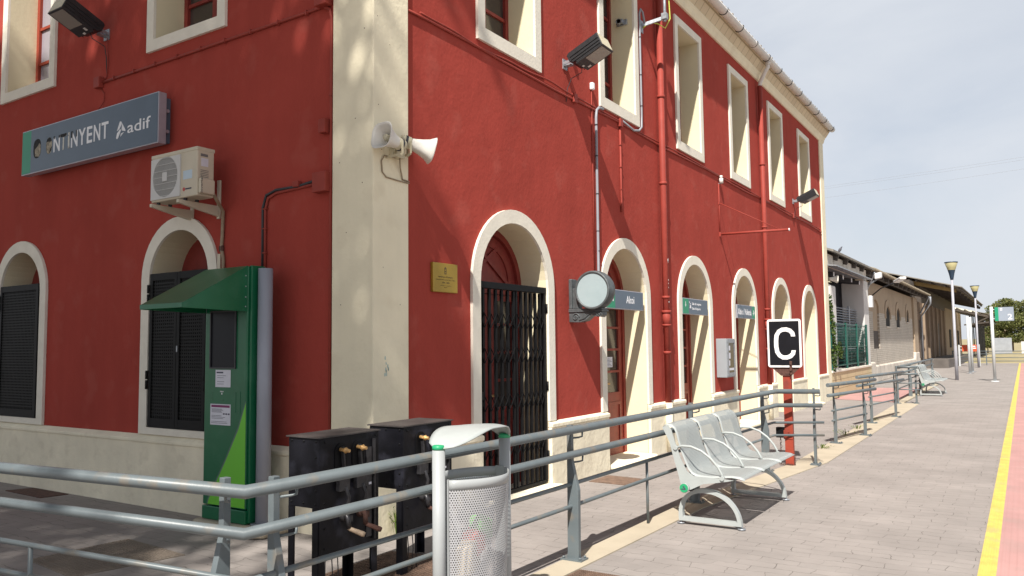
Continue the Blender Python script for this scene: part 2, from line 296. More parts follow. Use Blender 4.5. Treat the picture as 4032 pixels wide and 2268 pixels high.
def each(mb, name, m, parent=None, bevel=0, local=False):
    """one object per separate piece collected in mb"""
    par = list(range(len(mb.v)))
    def fd(i):
        while par[i] != i: par[i] = par[par[i]]; i = par[i]
        return i
    for f in mb.f:
        for k in f[1:]: par[fd(k)] = fd(f[0])
    gr = {}
    for f, sm in zip(mb.f, mb.sm): gr.setdefault(fd(f[0]), []).append((f, sm))
    out = []
    for fs in gr.values():
        ids = sorted({i for f, _ in fs for i in f}); mp = {a: i for i, a in enumerate(ids)}; q = MB(); q.v = [mb.v[i] for i in ids]; q.f = [tuple(mp[i] for i in f) for f, _ in fs]; q.sm = [x for _, x in fs]
        out.append(q.build(name, m, parent, bevel, local))
    return out
def link(name, me, m, parent=None, bevel=0, local=False, seg=2):
    ms = m if isinstance(m, (list, tuple)) else [m]
    for q in ms: me.materials.append(M[q] if isinstance(q, str) else q)
    me.update(); o = bpy.data.objects.new(name, me); C.objects.link(o)
    if parent is not None:
        o.parent = parent
        if not local and parent.type == 'EMPTY': o.matrix_parent_inverse = Matrix.Translation(-V(parent.location))
    if bevel:
        b = o.modifiers.new('bevel', 'BEVEL'); b.width = bevel; b.segments = seg; b.limit_method = 'ANGLE'; b.angle_limit = R(40)
    return o
def tag(o, label=None, cat=None, group=None, kind=None):
    if label: o['label'] = label
    if cat: o['category'] = cat
    if group: o['group'] = group
    if kind: o['kind'] = kind
    return o
def thing(name, label, cat, loc=(0, 0, 0), rz=0, group=None):
    o = bpy.data.objects.new(name, None); C.objects.link(o); o.location = loc; o.rotation_euler = (0, 0, rz); o.empty_display_size = .2
    return tag(o, label, cat, group)
def dup(root, loc, rz=0, label=None, group=None):
    def cp(o, parent):
        c = o.copy(); C.objects.link(c)
        if parent: c.parent = parent; c.matrix_parent_inverse = o.matrix_parent_inverse
        for ch in [x for x in o.children]: cp(ch, c)
        return c
    r = cp(root, None); r.location = loc; r.rotation_euler = (0, 0, rz)
    if label: r['label'] = label
    if group: r['group'] = group
    return r
def frame_right(x, y=0, z=0): return Matrix(((0, 0, 1, x), (1, 0, 0, y), (0, 1, 0, z), (0, 0, 0, 1)))     # u=+Y v=+Z w=+X
def frame_left(y, x=0, z=0): return Matrix(((1, 0, 0, x), (0, 0, -1, y), (0, 1, 0, z), (0, 0, 0, 1)))      # u=+X v=+Z w=-Y
def curve_mesh(cu):
    o = bpy.data.objects.new('tmp', cu); C.objects.link(o); dg = bpy.context.evaluated_depsgraph_get(); me = bpy.data.meshes.new_from_object(o.evaluated_get(dg)); bpy.data.objects.remove(o); bpy.data.curves.remove(cu); me.materials.clear(); return me
def plate(mb, loops, depth, mt):
    cu = bpy.data.curves.new('tmp', 'CURVE'); cu.dimensions = '2D'; cu.fill_mode = 'BOTH'; cu.extrude = depth/2
    for lp in loops:
        sp = cu.splines.new('POLY'); sp.points.add(len(lp)-1)
        for p, q in zip(sp.points, lp): p.co = (q[0], q[1], 0, 1)
        sp.use_cyclic_u = True
    me = curve_mesh(cu); me.transform(mt @ Matrix.Translation((0, 0, depth/2)))
    mb.add([v.co[:] for v in me.vertices], [tuple(p.vertices) for p in me.polygons]); bpy.data.meshes.remove(me); return mb
def text(mb, body, u0, u1, v0, v1, mt, depth=.002, bold=0):
    cu = bpy.data.curves.new('tmp', 'FONT'); cu.body = body; cu.extrude = depth/2; cu.resolution_u = 3; cu.offset = bold
    me = curve_mesh(cu); co = np.array([v.co[:] for v in me.vertices]); mn = co.min(0); mxx = co.max(0)
    co[:, 0] = u0+(co[:, 0]-mn[0])/(mxx[0]-mn[0])*(u1-u0); co[:, 1] = v0+(co[:, 1]-mn[1])/(mxx[1]-mn[1])*(v1-v0); co[:, 2] += depth/2
    mb.add([mt @ V(c) for c in co], [tuple(p.vertices) for p in me.polygons]); bpy.data.meshes.remove(me); return mb
def rect(u0, u1, v0, v1): return [(u0, v0), (u1, v0), (u1, v1), (u0, v1)]
def arch(c, hw, z0, zs, r=None, n=20):
    r = r or hw
    return [(c-hw, z0), (c+hw, z0)]+[(c+hw*math.cos(t), zs+r*math.sin(t)) for t in [math.pi*i/n for i in range(n+1)]]
def circ(u, v, r, n=32, rv=None): return [(u+r*math.cos(2*math.pi*i/n), v+(rv or r)*math.sin(2*math.pi*i/n)) for i in range(n)]
def grid(name, Pn, uv, m, parent=None, thick=0, local=False):
    """parametric surface: Pn[i][j] points, uv[i][j] in metres"""
    a = len(Pn); b = len(Pn[0]); vs = [p for r_ in Pn for p in r_]; fs = [(i*b+j, i*b+j+1, (i+1)*b+j+1, (i+1)*b+j) for i in range(a-1) for j in range(b-1)]
    me = bpy.data.meshes.new(name); me.from_pydata([tuple(v) for v in vs], [], fs); ul = me.uv_layers.new(name='UVMap')
    for p in me.polygons:
        p.use_smooth = True
        for li in p.loop_indices:
            k = me.loops[li].vertex_index; ul.data[li].uv = uv[k//b][k % b]
    o = link(name, me, m, parent, local=local)
    if thick: q = o.modifiers.new('thickness', 'SOLIDIFY'); q.thickness = thick; q.offset = 0
    return o
def leaves(name, clumps, size, m, parent=None, aspect=.6, local=False):
    """clumps: (centre, radii, count, shell) - separate small leaf faces spread through each volume"""
    P_ = []
    for c, rad, n, shell in clumps:
        d = rng.normal(size=(n, 3)); d /= np.linalg.norm(d, axis=1)[:, None]; r = rng.uniform(shell**3, 1, n)**(1/3)
        P_.append(np.array(c)+d*r[:, None]*np.array(rad))
    P_ = np.concatenate(P_); n = len(P_)
    a = rng.normal(size=(n, 3)); a /= np.linalg.norm(a, axis=1)[:, None]; b = rng.normal(size=(n, 3)); b -= a*(a*b).sum(1)[:, None]; b /= np.linalg.norm(b, axis=1)[:, None]
    s = size*rng.uniform(.6, 1.3, n)[:, None]; a = a*s/2; b = b*s*aspect/2
    vs = np.stack([P_-a, P_-b, P_+a, P_+b], 1).reshape(-1, 3); me = bpy.data.meshes.new(name)
    me.from_pydata(vs.tolist(), [], np.arange(4*n).reshape(n, 4).tolist())
    return link(name, me, m, parent, local=local)
# ================================================================ THE SETTING
mb = MB(); mb.box(-60, 5.3, -40, 58, -.9, -.004); plat = tag(mb.build('platform_paving', 'paver'), kind='structure')
mb = MB(); mb.quad((-1500, -1500, -1.0), (1500, -1500, -1.0), (1500, 1500, -1.0), (-1500, 1500, -1.0)); tag(mb.build('ground', 'gravel'), kind='structure')
# field beyond the platform, gently uneven
nx, ny = 60, 60; Pn = []; uvn = []
for i in range(nx):
    row = []
    for j in range(ny):
        x = -60+i*4; y = 57.5+(j/ny)**2*420; z = .02+ (math.sin(x*.21+y*.13)*.12+math.sin(x*.53-y*.07)*.05)*min(1, (y-57.5)/20) + max(0, y-130)*.006
        row.append((x, y, z if j else -1.0))
    Pn.append(row); uvn.append([(0, 0)]*ny)
tag(grid('field', Pn, uvn, 'dry'), kind='structure')
# kerb: two straights with a step out at the far ramp
def strip(name, pts_l, pts_r, m, z0, z1):
    q = MB()
    for i in range(len(pts_l)-1):
        a, b = pts_l[i], pts_l[i+1]; c, d = pts_r[i+1], pts_r[i]
        q.prism([(a[0], a[1], z0), (d[0], d[1], z0), (c[0], c[1], z0), (b[0], b[1], z0)], (0, 0, z1-z0))
    return tag(q.build(name, m), kind='structure')
strip('kerb', [(1.50, -3.0), (1.525, 0), (1.537, 2.6), (1.83, 5.9), (1.79, 9.5), (1.72, 14), (1.67, 17.2)], [(1.70, -3.0), (1.728, 0), (1.78, 2.6), (2.20, 6.1), (2.19, 9.5), (2.17, 14), (2.16, 17.2)], 'kerb', -.05, .006)
strip('kerb', [(1.60, 17.2), (1.60, 27)], [(1.82, 17.2), (1.82, 27)], 'kerb', -.05, .03)
mb = MB(); mb.quad((4.06, -15, .001), (4.165, -15, .001), (4.165, 57, .001), (4.06, 57, .001))
for k in range(3): mb.box(4.072+k*.032, 4.086+k*.032, -15, 57, .0, .006)
tag(mb.build('yellow_line', 'yellow'), kind='structure')
mb = MB(); mb.quad((4.165, -15, .0015), (5.0, -15, .0015), (5.0, 57, .0015), (4.165, 57, .0015))
for k in range(18): mb.box(4.19+k*.045, 4.21+k*.045, -15, 57, .0, .005)
tag(mb.build('pink_tactile_strip', 'pink'), kind='structure')
mb = MB(); mb.box(5.0, 5.34, -15, 57, -.2, .004); tag(mb.build('platform_edge', 'kerb'), kind='structure')
mb = MB(); mb.prism([(.02, 18.1, .001), (1.60, 17.45, .001), (1.60, 24.4, .001), (-.1, 24.0, .001)], (0, 0, .004)); tag(mb.build('pink_tactile_area', 'pink'), kind='structure')
for y0 in (6.0, 7.44):                                  # nearest track beyond the platform edge
    mb = MB(); mb.box(y0, y0+.07, -30, 200, -.95, -.80); tag(mb.build('track_rail', 'rust'), kind='structure')

# ================================================================ STATION BUILDING
B = thing('station_building', 'red two-storey station building with cream corner pillars and pale arched doorways', 'building', (-4.5, 9, 0))
WR, WL = -.03, .03
WC = [2.12, 4.83, 7.52, 10.24, 12.94, 15.63]; AC = [2.165, 4.90, 7.55, 10.24, 12.95, 15.66]
holes = [arch(c, .65, -.01, 2.165) for c in AC]+[rect(c-.49, c+.49, 4.73, 6.63) for c in WC]
mb = MB(); plate(mb, [rect(.02, 17.93, -.02, 7.3)]+holes, .40, frame_right(WR-.40))
me = bpy.data.meshes.new('wall'); me.from_pydata(mb.v, [], mb.f); me.update()
wl = link('wall', me, ['red', 'reveal'], B)
for p in me.polygons:
    if abs(p.normal.x) < .5: p.material_index = 1
LW = [-2.56, -5.68, -8.8]; LA = [-2.585, -5.68, -8.8]
holes = [arch(c, .475, .77, 2.25) for c in LA]+[rect(c-.52, c+.52, 4.77, 6.63) for c in LW]
mb = MB(); plate(mb, [rect(-10.4, -.43, -.02, 7.3)]+holes, .40, frame_left(WL+.40))
me = bpy.data.meshes.new('wall'); me.from_pydata(mb.v, [], mb.f); me.update()
wl2 = link('wall', me, ['red', 'reveal'], B)
for p in me.polygons:
    if abs(p.normal.y) < .5: p.material_index = 1
mb = MB(); mb.box(-10.4, -10.0, .43, 17.93, 0, 7.3); mb.box(-10, -.43, 17.53, 17.93, 0, 7.3); mb.build('wall', 'red', B)
mb = MB(); mb.box(-9.9, -.47, .47, 17.5, 3.6, 3.75); mb.box(-1.9, -1.8, .5, 17.5, .0, 7.1); mb.box(-9.9, -1.9, 1.9, 2.0, 0, 7.1); mb.build('interior_partition', 'dark', B)
mb = MB(); mb.box(-.47, 0, 0, .445, -.01, 7.05); mb.build('corner_pillar', 'cream', B, bevel=.012, seg=3)
mb = MB(); mb.box(-.3, .0, 17.5, 17.95, -.01, 7.15); mb.build('corner_pillar', 'cream', B, bevel=.012)
# plinths
edges = [.446]+[v for c in AC for v in (c-.65, c+.65)]+[17.499]
for i in range(0, len(edges), 2):
    a, b = edges[i], edges[i+1]; mb = MB()
    mb.box(WR+.0005, .018, a, b, -.01, .645)
    mb.prism([(WR+.0005, a, .645), (.032, a, .645), (.032, a, .69), (WR+.0005, a, .715)], (0, b-a, 0)); mb.build('plinth', 'plinth', B, bevel=.008)
mb = MB(); mb.box(-10.4, -.471, -.03, WL-.0005, -.01, .625); mb.prism([(-10.4, WL-.0005, .625), (-10.4, -.042, .625), (-10.4, -.042, .66), (-10.4, WL-.0005, .70)], (9.929, 0, 0)); mb.build('plinth', 'plinth', B, bevel=.008)
# surrounds
fr = frame_right(WR+.0006)
for c in AC:
    mb = MB(); plate(mb, [[(c-.65, .716), (c-.65, 2.165)]+[(c+.65*math.cos(t), 2.165+.65*math.sin(t)) for t in [math.pi*(1-i/20) for i in range(1, 20)]]+[(c+.65, 2.165), (c+.65, .716), (c+.785, .716), (c+.785, 2.17)]+[(c+.785*math.cos(t), 2.17+.785*math.sin(t)) for t in [math.pi*i/24 for i in range(1, 24)]]+[(c-.785, 2.17), (c-.785, .716)]], .03, fr)
    mb.build('arch_surround', 'trim', B)
for c in WC:
    mb = MB(); plate(mb, [rect(c-.615, c+.615, 4.59, 6.755), rect(c-.49, c+.49, 4.73, 6.63)], .03, fr); mb.build('window_surround', 'trim', B)
fl = frame_left(WL-.0006)
for c in LA:
    mb = MB(); plate(mb, [arch(c, .605, .702, 2.255), arch(c, .475, .77, 2.25)], .03, fl); mb.build('arch_surround', 'trim', B)
for c in LW:
    mb = MB(); plate(mb, [rect(c-.64, c+.64, 4.65, 6.755), rect(c-.52, c+.52, 4.77, 6.63)], .03, fl); mb.build('window_surround', 'trim', B)
# upper windows
def window(c, f, hw, z0, z1, pm='pane', dm='doordark'):
    q = MB(); plate(q, [rect(c-hw, c+hw, z0, z1), rect(c-hw+.06, c-.035, z0+.06, z1-.06), rect(c+.035, c+hw-.06, z0+.06, z1-.06)], .06, f)
    for k in (1, 2, 3):
        z = z0+(z1-z0)*k/4
        for s in (-1, 1): plate(q, [rect(c+s*(hw/2)-hw/2+.03, c+s*(hw/2)+hw/2-.03, z-.018, z+.018)], .045, f @ Matrix.Translation((0, 0, .003)))
    o = q.build('window', dm, B, bevel=.004)
    q = MB(); plate(q, [rect(c-hw+.05, c+hw-.05, z0+.05, z1-.05)], .006, f @ Matrix.Translation((0, 0, .018))); q.build('pane', pm, o)
for c in WC: window(c, frame_right(-.415), .49, 4.73, 6.63)
for i, c in enumerate(LW): window(c, frame_left(.415), .52, 4.77, 6.63, 'panepale' if i == 1 else 'pane', 'signred' if i == 1 else 'doordark')
# arched doors on the platform side
def archdoor(c, glassd=True):
    f = frame_right(-.42); q = MB(); dm = 'doordark' if c == AC[0] else 'door'
    plate(q, [arch(c, .65, .0, 2.165), arch(c, .58, .03, 2.165)], .07, f)
    plate(q, [rect(c-.58, c+.58, 2.10, 2.18)], .068, f)
    fan = [(c+.58*math.cos(t), 2.18+.56*math.sin(t)) for t in [math.pi*i/20 for i in range(21)]]; plate(q, [fan], .03, f)
    plate(q, [[(c+r*math.cos(t), 2.18+r*math.sin(t)) for t in [math.pi*i/20 for i in range(21)]][:] if 0 else [(c+.50*math.cos(t), 2.20+.48*math.sin(t)) for t in [math.pi*i/20 for i in range(21)]]+[(c+.42*math.cos(t), 2.22+.39*math.sin(t)) for t in [math.pi*i/20 for i in range(20, -1, -1)]] for r in (.5,)], .045, f)
    for a, b in (((c-.40, 2.22), (c+.20, 2.60)), ((c+.40, 2.22), (c-.20, 2.60))):
        d = V((b[0]-a[0], b[1]-a[1])).normalized(); n_ = V((-d.y, d.x))*.02
        plate(q, [[(a[0]-n_.x, a[1]-n_.y), (b[0]-n_.x, b[1]-n_.y), (b[0]+n_.x, b[1]+n_.y), (a[0]+n_.x, a[1]+n_.y)]], .05 if a[0] < c else .054, f)
    o = q.build('door', dm, B, bevel=.004)
    for s in (-1, 1):
        u0, u1 = (c-.575, c-.006) if s < 0 else (c+.006, c+.575); q = MB(); cells = []
        zz = [.86, 1.16, 1.46, 1.76, 2.03]
        for k in range(4): cells.append(rect(u0+.10, u1-.10, zz[k]+.03, zz[k+1]-.0))
        plate(q, [rect(u0, u1, .035, 2.095)]+cells, .045, f @ Matrix.Translation((0, 0, .006)))
        plate(q, [rect(u0+.09, u1-.09, .12, .76), rect(u0+.13, u1-.13, .16, .72)], .06, f @ Matrix.Translation((0, 0, .006)))
        lf = q.build('door_leaf', dm, o, bevel=.004)
        q = MB(); plate(q, [rect(u0+.08, u1-.08, .85, 2.05)], .006, f @ Matrix.Translation((0, 0, .02))); q.build('door_pane', 'pane', o)
    q = MB(); q.cyl((-.36, c+.05, 1.02), (-.31, c+.05, 1.02), .012); q.cyl((-.31, c+.05, 1.02), (-.31, c-.06, 1.02), .010); q.build('handle', 'brass', o)
for c in AC: archdoor(c)
mb = MB(); plate(mb, [rect(4.99, 5.16, 1.235, 1.375)], .002, frame_right(-.366)); nb = mb.build('notice', 'paper', B)
mb = MB()
for k in range(6): plate(mb, [rect(5.005, 5.14-.03*(k % 3), 1.252+k*.019, 1.257+k*.019)], .0006, frame_right(-.3638))
mb.build('printed_text', 'ink', nb)
rr0 = random.Random(3)
def blot(u, v_, r_, n=9, st=1): return [(u+r_*rr0.uniform(.5, 1.1)*math.cos(2*math.pi*i/n), v_+st*r_*rr0.uniform(.5, 1.1)*math.sin(2*math.pi*i/n)) for i in range(n)]
mb = MB()
for k in range(9): plate(mb, [blot(.16+rr0.uniform(-.02, .05), 1.40+rr0.uniform(-.09, .10), rr0.uniform(.005, .013), st=2)], .0006, frame_right(.0005))
mb.build('turquoise_smear', 'smear', B)
mb = MB()
for u, v_ in ((.06, 3.55), (.10, 3.18), (.30, 3.30), (.12, 2.2), (.33, 1.9), (.05, 4.3), (.20, 4.1)): plate(mb, [blot(u, v_, .005)], .0006, frame_right(.0005))
for u, v_ in ((-.2, 3.45), (-.38, 3.1), (-.12, 2.9), (-.3, 2.5), (-.1, 4.2), (-.36, 1.9)): plate(mb, [blot(u, v_, .006)], .0006, frame_left(-.0005))
mb.build('nail_holes', 'rust', B)
for c in (AC[1], AC[3], AC[5]):
    mb = MB(); pl = [(-.38, c-.648), (.10, c-.60), (.17, c-.50), (.18, c+.45), (.12, c+.62), (-.38, c+.648)]
    mb.prism([(a, b, -.01) for a, b in pl], (0, 0, .06)); mb.build('threshold', 'plinth', B, bevel=.02, seg=3)
c = AC[0]; mb = MB(); mb.prism([(-.38, c-.648, -.01), (.10, c-.66, -.01), (.14, c+.72, -.01), (-.38, c+.648, -.01)], (0, 0, .055)); mb.build('threshold', 'plinth', B, bevel=.015)
# left-side arched openings: inner frame behind the metal shutters
for c in LA:
    f = frame_left(.42); mb = MB(); plate(mb, [arch(c, .475, .77, 2.25), rect(c-.40, c-.02, .85, 2.2), rect(c+.02, c+.40, .85, 2.2)], .06, f); o = mb.build('window', 'doordark', B)
    mb = MB(); plate(mb, [rect(c-.44, c+.44, .8, 2.22)], .006, f @ Matrix.Translation((0, 0, .012))); mb.build('pane', 'pane', o)
def shutter(c, hw, z0, z1, leaves_n, label):
    t = thing('metal_shutter', label, 'shutter', (c, 0, z0), group=None)
    for k in range(leaves_n):
        a = c-hw+2*hw*k/leaves_n+.003; b = c-hw+2*hw*(k+1)/leaves_n-.003; q = MB(); y0, y1 = .006, .018
        q.box(a, a+.045, -.004, .026, z0, z1); q.box(b-.045, b, -.004, .026, z0, z1); q.box(a+.045, b-.045, -.003, .025, z0, z0+.09); q.box(a+.045, b-.045, -.003, .025, z1-.07, z1)
        n_ = int((b-a-.09)/.0335); 
        for i in range(1, n_+1):
            x = a+.045+(b-a-.09)*i/(n_+1); q.box(x-.0078, x+.0078, .008, .012, z0+.09, z1-.07)
        h = z1-z0-.16; n_ = int(h/.0335)
        for i in range(1, n_+1):
            z = z0+.09+h*i/(n_+1); q.box(a+.045, b-.045, .0065, .0078, z-.0085, z+.0085)
        o = q.build('shutter_leaf', 'shutter', t)
        q = MB(); q.box(a+.05, b-.05, .0145, .016, z0+.09, z1-.07); q.build('dark_backing', 'dark', o)  # solid dark sheet standing for the dark recess behind the holes
    q = MB()
    for z in (z0+.42, z1-.25):
        for s in ((-1,) if leaves_n == 1 else (-1, 1)): q.cyl((c+s*(hw+.012), -.012, z-.045), (c+s*(hw+.012), -.012, z+.045), .013, n=10); q.cyl((c+s*(hw+.012), -.012, z+.055), (c+s*(hw+.012), -.012, z+.14), .013, n=10)
    each(q, 'hinge', 'shutter', t)
    if leaves_n == 2:
        q = MB(); q.box(c+.012, c+.028, -.010, -.004, 1.52, 1.58); q.build('latch', 'galv', t)
shutter(-2.585, .452, .775, 2.31, 2, 'dark double-leaf perforated metal shutter behind the green ticket machine')
shutter(-5.68, .452, .775, 2.33, 1, 'dark perforated metal shutter closing the arch at the left edge, below the blue sign')
shutter(-8.8, .452, .775, 2.33, 1, 'dark perforated metal shutter on the third arch, outside the photo')
# eave
mb = MB(); prof = [(WR, 6.99), (.0, 6.99), (.02, 7.02), (.035, 7.08), (.06, 7.12), (.06, 7.44), (WR, 7.44)]
mb.prism([(x, -.10, z) for x, z in prof], (0, 18.1, 0)); mb.build('cornice', 'cream', B)
mb = MB(); mb.prism([(-10.4, -x, z) for x, z in prof], (10.3, 0, 0)); mb.build('cornice', 'cream', B)
mb = MB(); mb.prism([(.0602, -.24, 7.15), (.205, -.24, 7.36), (.205, -.24, 7.43), (.0602, -.24, 7.43)], (0, 18.3, 0)); mb.prism([(-10.4, -.0602, 7.15), (-10.4, -.205, 7.36), (-10.4, -.205, 7.43), (-10.4, -.0602, 7.43)], (10.6, 0, 0)); mb.build('soffit', 'soffit', B)
mb = MB(); z0, z1 = 7.442, 9.5; a = (.22, -.26); b = (.22, 18.05); c_ = (-10.6, 18.05); d = (-10.6, -.26); r1 = (-5.2, 5.2, z1); r2 = (-5.2, 12.4, z1)
P4 = [(q[0], q[1], z0) for q in (a, b, c_, d)]; mb.add(P4+[r1, r2], [(0, 1, 5, 4), (1, 2, 5), (2, 3, 4, 5), (3, 0, 4), (0, 3, 2, 1)]); mb.build('roof', 'tile', B)
mb = MB(); y = -.24
while y < 18.02:
    r_ = .050+random.uniform(-.006, .006); zz = random.uniform(-.006, .008); mb.tube([(.235, y, 7.452+zz), (-.15, y, 7.60+zz)], r_, 8); y += .205
mb.build('roof_tiles', 'tile', B)
mb = MB(); n = 12; GX, GZ = .245, 7.37; pr = [(GX+.080*math.cos(t), GZ+.080*math.sin(t)) for t in [math.pi+math.pi*i/n for i in range(n+1)]]+[(GX+.073*math.cos(t), GZ+.073*math.sin(t)) for t in [2*math.pi-math.pi*i/n for i in range(n+1)]]
mb.prism([(x, -.3, z) for x, z in pr], (0, 18.35, 0), True); 
for y in (3.1, 7.2, 10.4, 13.3): mb.prism([(GX+.088*math.cos(t), y, GZ+.088*math.sin(t)) for t in [math.pi+math.pi*i/n for i in range(n+1)]], (0, .16, 0))
g_ = mb.build('gutter', 'gutter', B)
mb = MB(); y = .35
while y < 18:
    mb.tube([(GX+.088*math.cos(t), y, GZ+.088*math.sin(t)) for t in [math.pi*1.0+math.pi*1.08*i/10 for i in range(11)]], .0065, 6); y += .92
each(mb, 'gutter_bracket', 'black', g_)
# downpipes
def downpipe(y, ytop):
    q = MB(); x = .045; q.cyl((x, y, .70), (x, y, 6.85), .047, n=14)
    for z in (1.42, 2.22, 3.9, 5.2): q.cyl((x, y, z-.02), (x, y, z+.02), .056, n=14)
    q.cyl((x, y, 1.80), (x, y, 2.02), .058, n=14); q.cyl((x, y, 1.99), (x, y, 2.03), .068, n=14); q.cyl((x, y, 1.80), (x, y, 1.83), .064, n=14); q.cyl((x, y+.05, 1.92), (x+.02, y+.09, 1.92), .03, n=10)
    o = q.build('downpipe', 'redpaint', B)
    if y < 7:
        q = MB()
        for z, r_ in ((2.76, .016), (2.74, .010), (2.47, .008), (2.42, .006), (2.36, .007), (2.15, .008)): plate(q, [blot(y-.005, z, r_, st=1.6)], .002, frame_right(x+.0462))
        q.build('paint_chips', 'boardwhite', o)
    q = MB(); q.tube([(x, y, 6.84), (x+.01, y, 6.92), (.19, ytop, 7.12), (.24, ytop, 7.19), (.245, ytop, 7.31)], .042, 12); q.cyl((.245, ytop, 7.24), (.245, ytop, 7.30), .052); q.build('swan_neck', 'gutter', o)
    q = MB(); q.cyl((x+.005, y, .0), (x+.005, y, .70), .05); q.build('pipe_foot', 'plinth', o)
downpipe(6.14, 6.0); downpipe(11.57, 11.5)
# ================================================================ THINGS ON THE WALLS
def floodlight(label, loc, facing):
    """outward axis = +X in local space, width along +Y; turned for the left wall"""
    t = thing('floodlight', label, 'floodlight', (0, 0, 0), group='floodlights on the red walls')
    q = MB(); q.box(0, .012, -.05, .05, -.06, .06)
    for s in (-1, 1): q.beam((.0, s*.04, .0), (.16, s*.045, .03), .006, .035)
    q.box(.0, .11, -.04, .04, -.025, -.018)
    q.build('bracket', 'galv', t)
    ca, sa = math.cos(R(24)), math.sin(R(24)); a = V((ca, 0, sa)); b = V((sa*.62, 0, -ca*.78)).normalized(); b = V((sa, 0, -ca)); cc = V((0, 1, 0))
    o0 = V((.10, 0, .06)); Lg, Dp, Wd = .44, .175, .285
    P = lambda u, v_, w_: o0+a*u+b*v_+cc*(w_-Wd/2)
    q = MB(); pr = [P(.0, .02, 0), P(.03, 0, 0), P(Lg-.0, 0, 0), P(Lg, .015, 0), P(Lg, Dp-.012, 0), P(.09, Dp-.012, 0), P(.0, .10, 0)]
    q.prism(pr, cc*Wd)
    for s in (-.004, Wd+.004):
        for v_ in (.06, .10, .135): q.beam(P(.03, v_, s), P(Lg-.01, v_, s), .008, .010, up=a)
    q.build('body', 'floodblack', t, bevel=.006)
    q = MB(); q.obox((P(.07, Dp-.006, Wd/2)+P(Lg, Dp-.006, Wd/2))/2, (a, b, cc), ((Lg-.07)/2, .006, Wd/2)); fo = q.build('front_frame', 'floodblack', t)
    q = MB(); q.obox((P(.19, Dp+.001, Wd/2)+P(Lg-.02, Dp+.001, Wd/2))/2, (a, b, cc), ((Lg-.21)/2, .002, Wd/2-.02)); q.build('glass', 'floodglass', t)
    q = MB(); q.obox((P(.09, Dp+.001, Wd*.5)), (a, b, cc), (.012, .0015, .02)); q.obox((P(.13, Dp+.001, Wd*.8)), (a, b, cc), (.02, .0015, .018)); each(q, 'rating_label', 'acplate', t)
    q = MB(); q.obox(P(Lg+.002, Dp*.5, Wd/2), (a, b, cc), (.002, Dp*.42, Wd*.44)); q.build('end_panel', 'hornbeige', t)
    q = MB(); q.tube([P(.08, .12, Wd*.6), P(.02, .20, Wd*.7), V((.06, .06, -.16)), V((.02, .03, -.28)), V((.006, .02, -.44))], .005, 6); q.build('power_cable', 'cableblk', t)
    return t
fl0 = floodlight('black floodlight on the red wall between the two nearest platform-side upper windows', None, None)
fl0.location = (WR, 3.32, 4.86)
f2 = dup(fl0, (WR, 14.41, 4.86), 0, 'small distant black floodlight at the far upper window of the red building')
f3 = dup(fl0, (-3.99, WL, 5.03), -math.pi/2, 'large black floodlight above the blue station sign, top left')
for o in list(f3.children): pass
# conduits
t = thing('wall_cable', 'pair of red-painted cables running along the platform-side wall under the upper windows', 'cable', (0, .44, 4.5))
ptsA = [(WR+.012, y, 4.495+.012*math.sin(y*1.7)+random.uniform(-.004, .004)) for y in np.linspace(.45, 17.45, 60)]
mb = MB(); mb.tube(ptsA, .013, 8); mb.build('lower_cable', 'redpaint', t)
ptsB = [(WR+.018, y, 4.53+.018*math.sin(y*2.3+1)+.008*math.sin(y*7)) for y in np.linspace(.62, 3.5, 30)]+[(WR+.018, y, 4.528+.006*math.sin(y*2)) for y in np.linspace(3.8, 17.4, 40)]
mb = MB(); mb.tube(ptsB, .010, 8); mb.build('upper_cable', 'redpaint', t)
mb = MB()
for y in (3.52, 4.81, 14.3, 17.2): mb.box(WR+.002, WR+.045, y-.04, y+.04, 4.45, 4.56)
each(mb, 'junction_box', 'redpaint', t, bevel=.004)
mb = MB(); mb.tube([(WR+.012, 4.815, 4.46), (WR+.012, 4.815, 3.62), (WR+.02, 4.80, 3.42), (WR+.012, 4.815, 3.30)], .014, 8)
for z in (4.2, 3.9, 3.6): mb.box(WR, WR+.03, 4.795, 4.835, z, z+.012)
mb.tube([(WR+.012, 3.99, 4.72), (WR+.012, 3.99, 2.45)], .007, 6); mb.build('drop_pipe', 'redpaint', t)
t = thing('wall_conduit', 'long red conduit along the shaded wall below the upper windows', 'conduit', (-4.1, WL, 4.5))
mb = MB(); mb.tube([(-4.06, WL-.014, 4.50), (-2.9, WL-.014, 4.50), (-1.7, WL-.014, 4.505), (-.75, WL-.014, 4.51), (-.60, WL-.014, 4.515), (-.52, WL-.014, 4.47), (-.497, WL-.014, 4.38), (-.497, WL-.014, .75)], .014, 8)
for x in np.linspace(-3.8, -.8, 9): mb.box(x-.006, x+.006, WL-.034, WL, 4.483, 4.527)
for z in (3.7, 2.9, 2.2, 1.5): mb.box(-.515, -.479, WL-.03, WL, z, z+.012)
mb.build('pipe', 'redpaint', t)
mb = MB(); mb.box(-4.14, -4.03, WL-.06, WL, 4.44, 4.56); mb.box(-.60, -.52, WL-.07, WL, 3.38, 3.50); mb.box(-.66, -.50, WL-.08, WL, 2.87, 3.04); mb.box(-.64, -.5, WL-.09, WL, 4.50, 4.62); each(mb, 'junction_box', 'redpaint', t, bevel=.006)
mb = MB(); mb.tube([(-3.96, WL-.02, 4.99), (-3.94, WL-.012, 4.72), (-3.96, WL-.012, 4.55), (-4.06, WL-.012, 4.5)], .005, 6); mb.tube([(-4.07, WL-.01, 4.44), (-4.0, WL-.012, 4.36), (-4.0, WL-.012, 4.28), (-4.08, WL-.06, 4.14)], .005, 6); each(mb, 'thin_wire', 'redpaint', t)
t = thing('ticket_machine_cable', 'bent red conduit with a black cable rising behind the grey tube on the shaded wall', 'conduit', (-1.33, WL, 2.3))
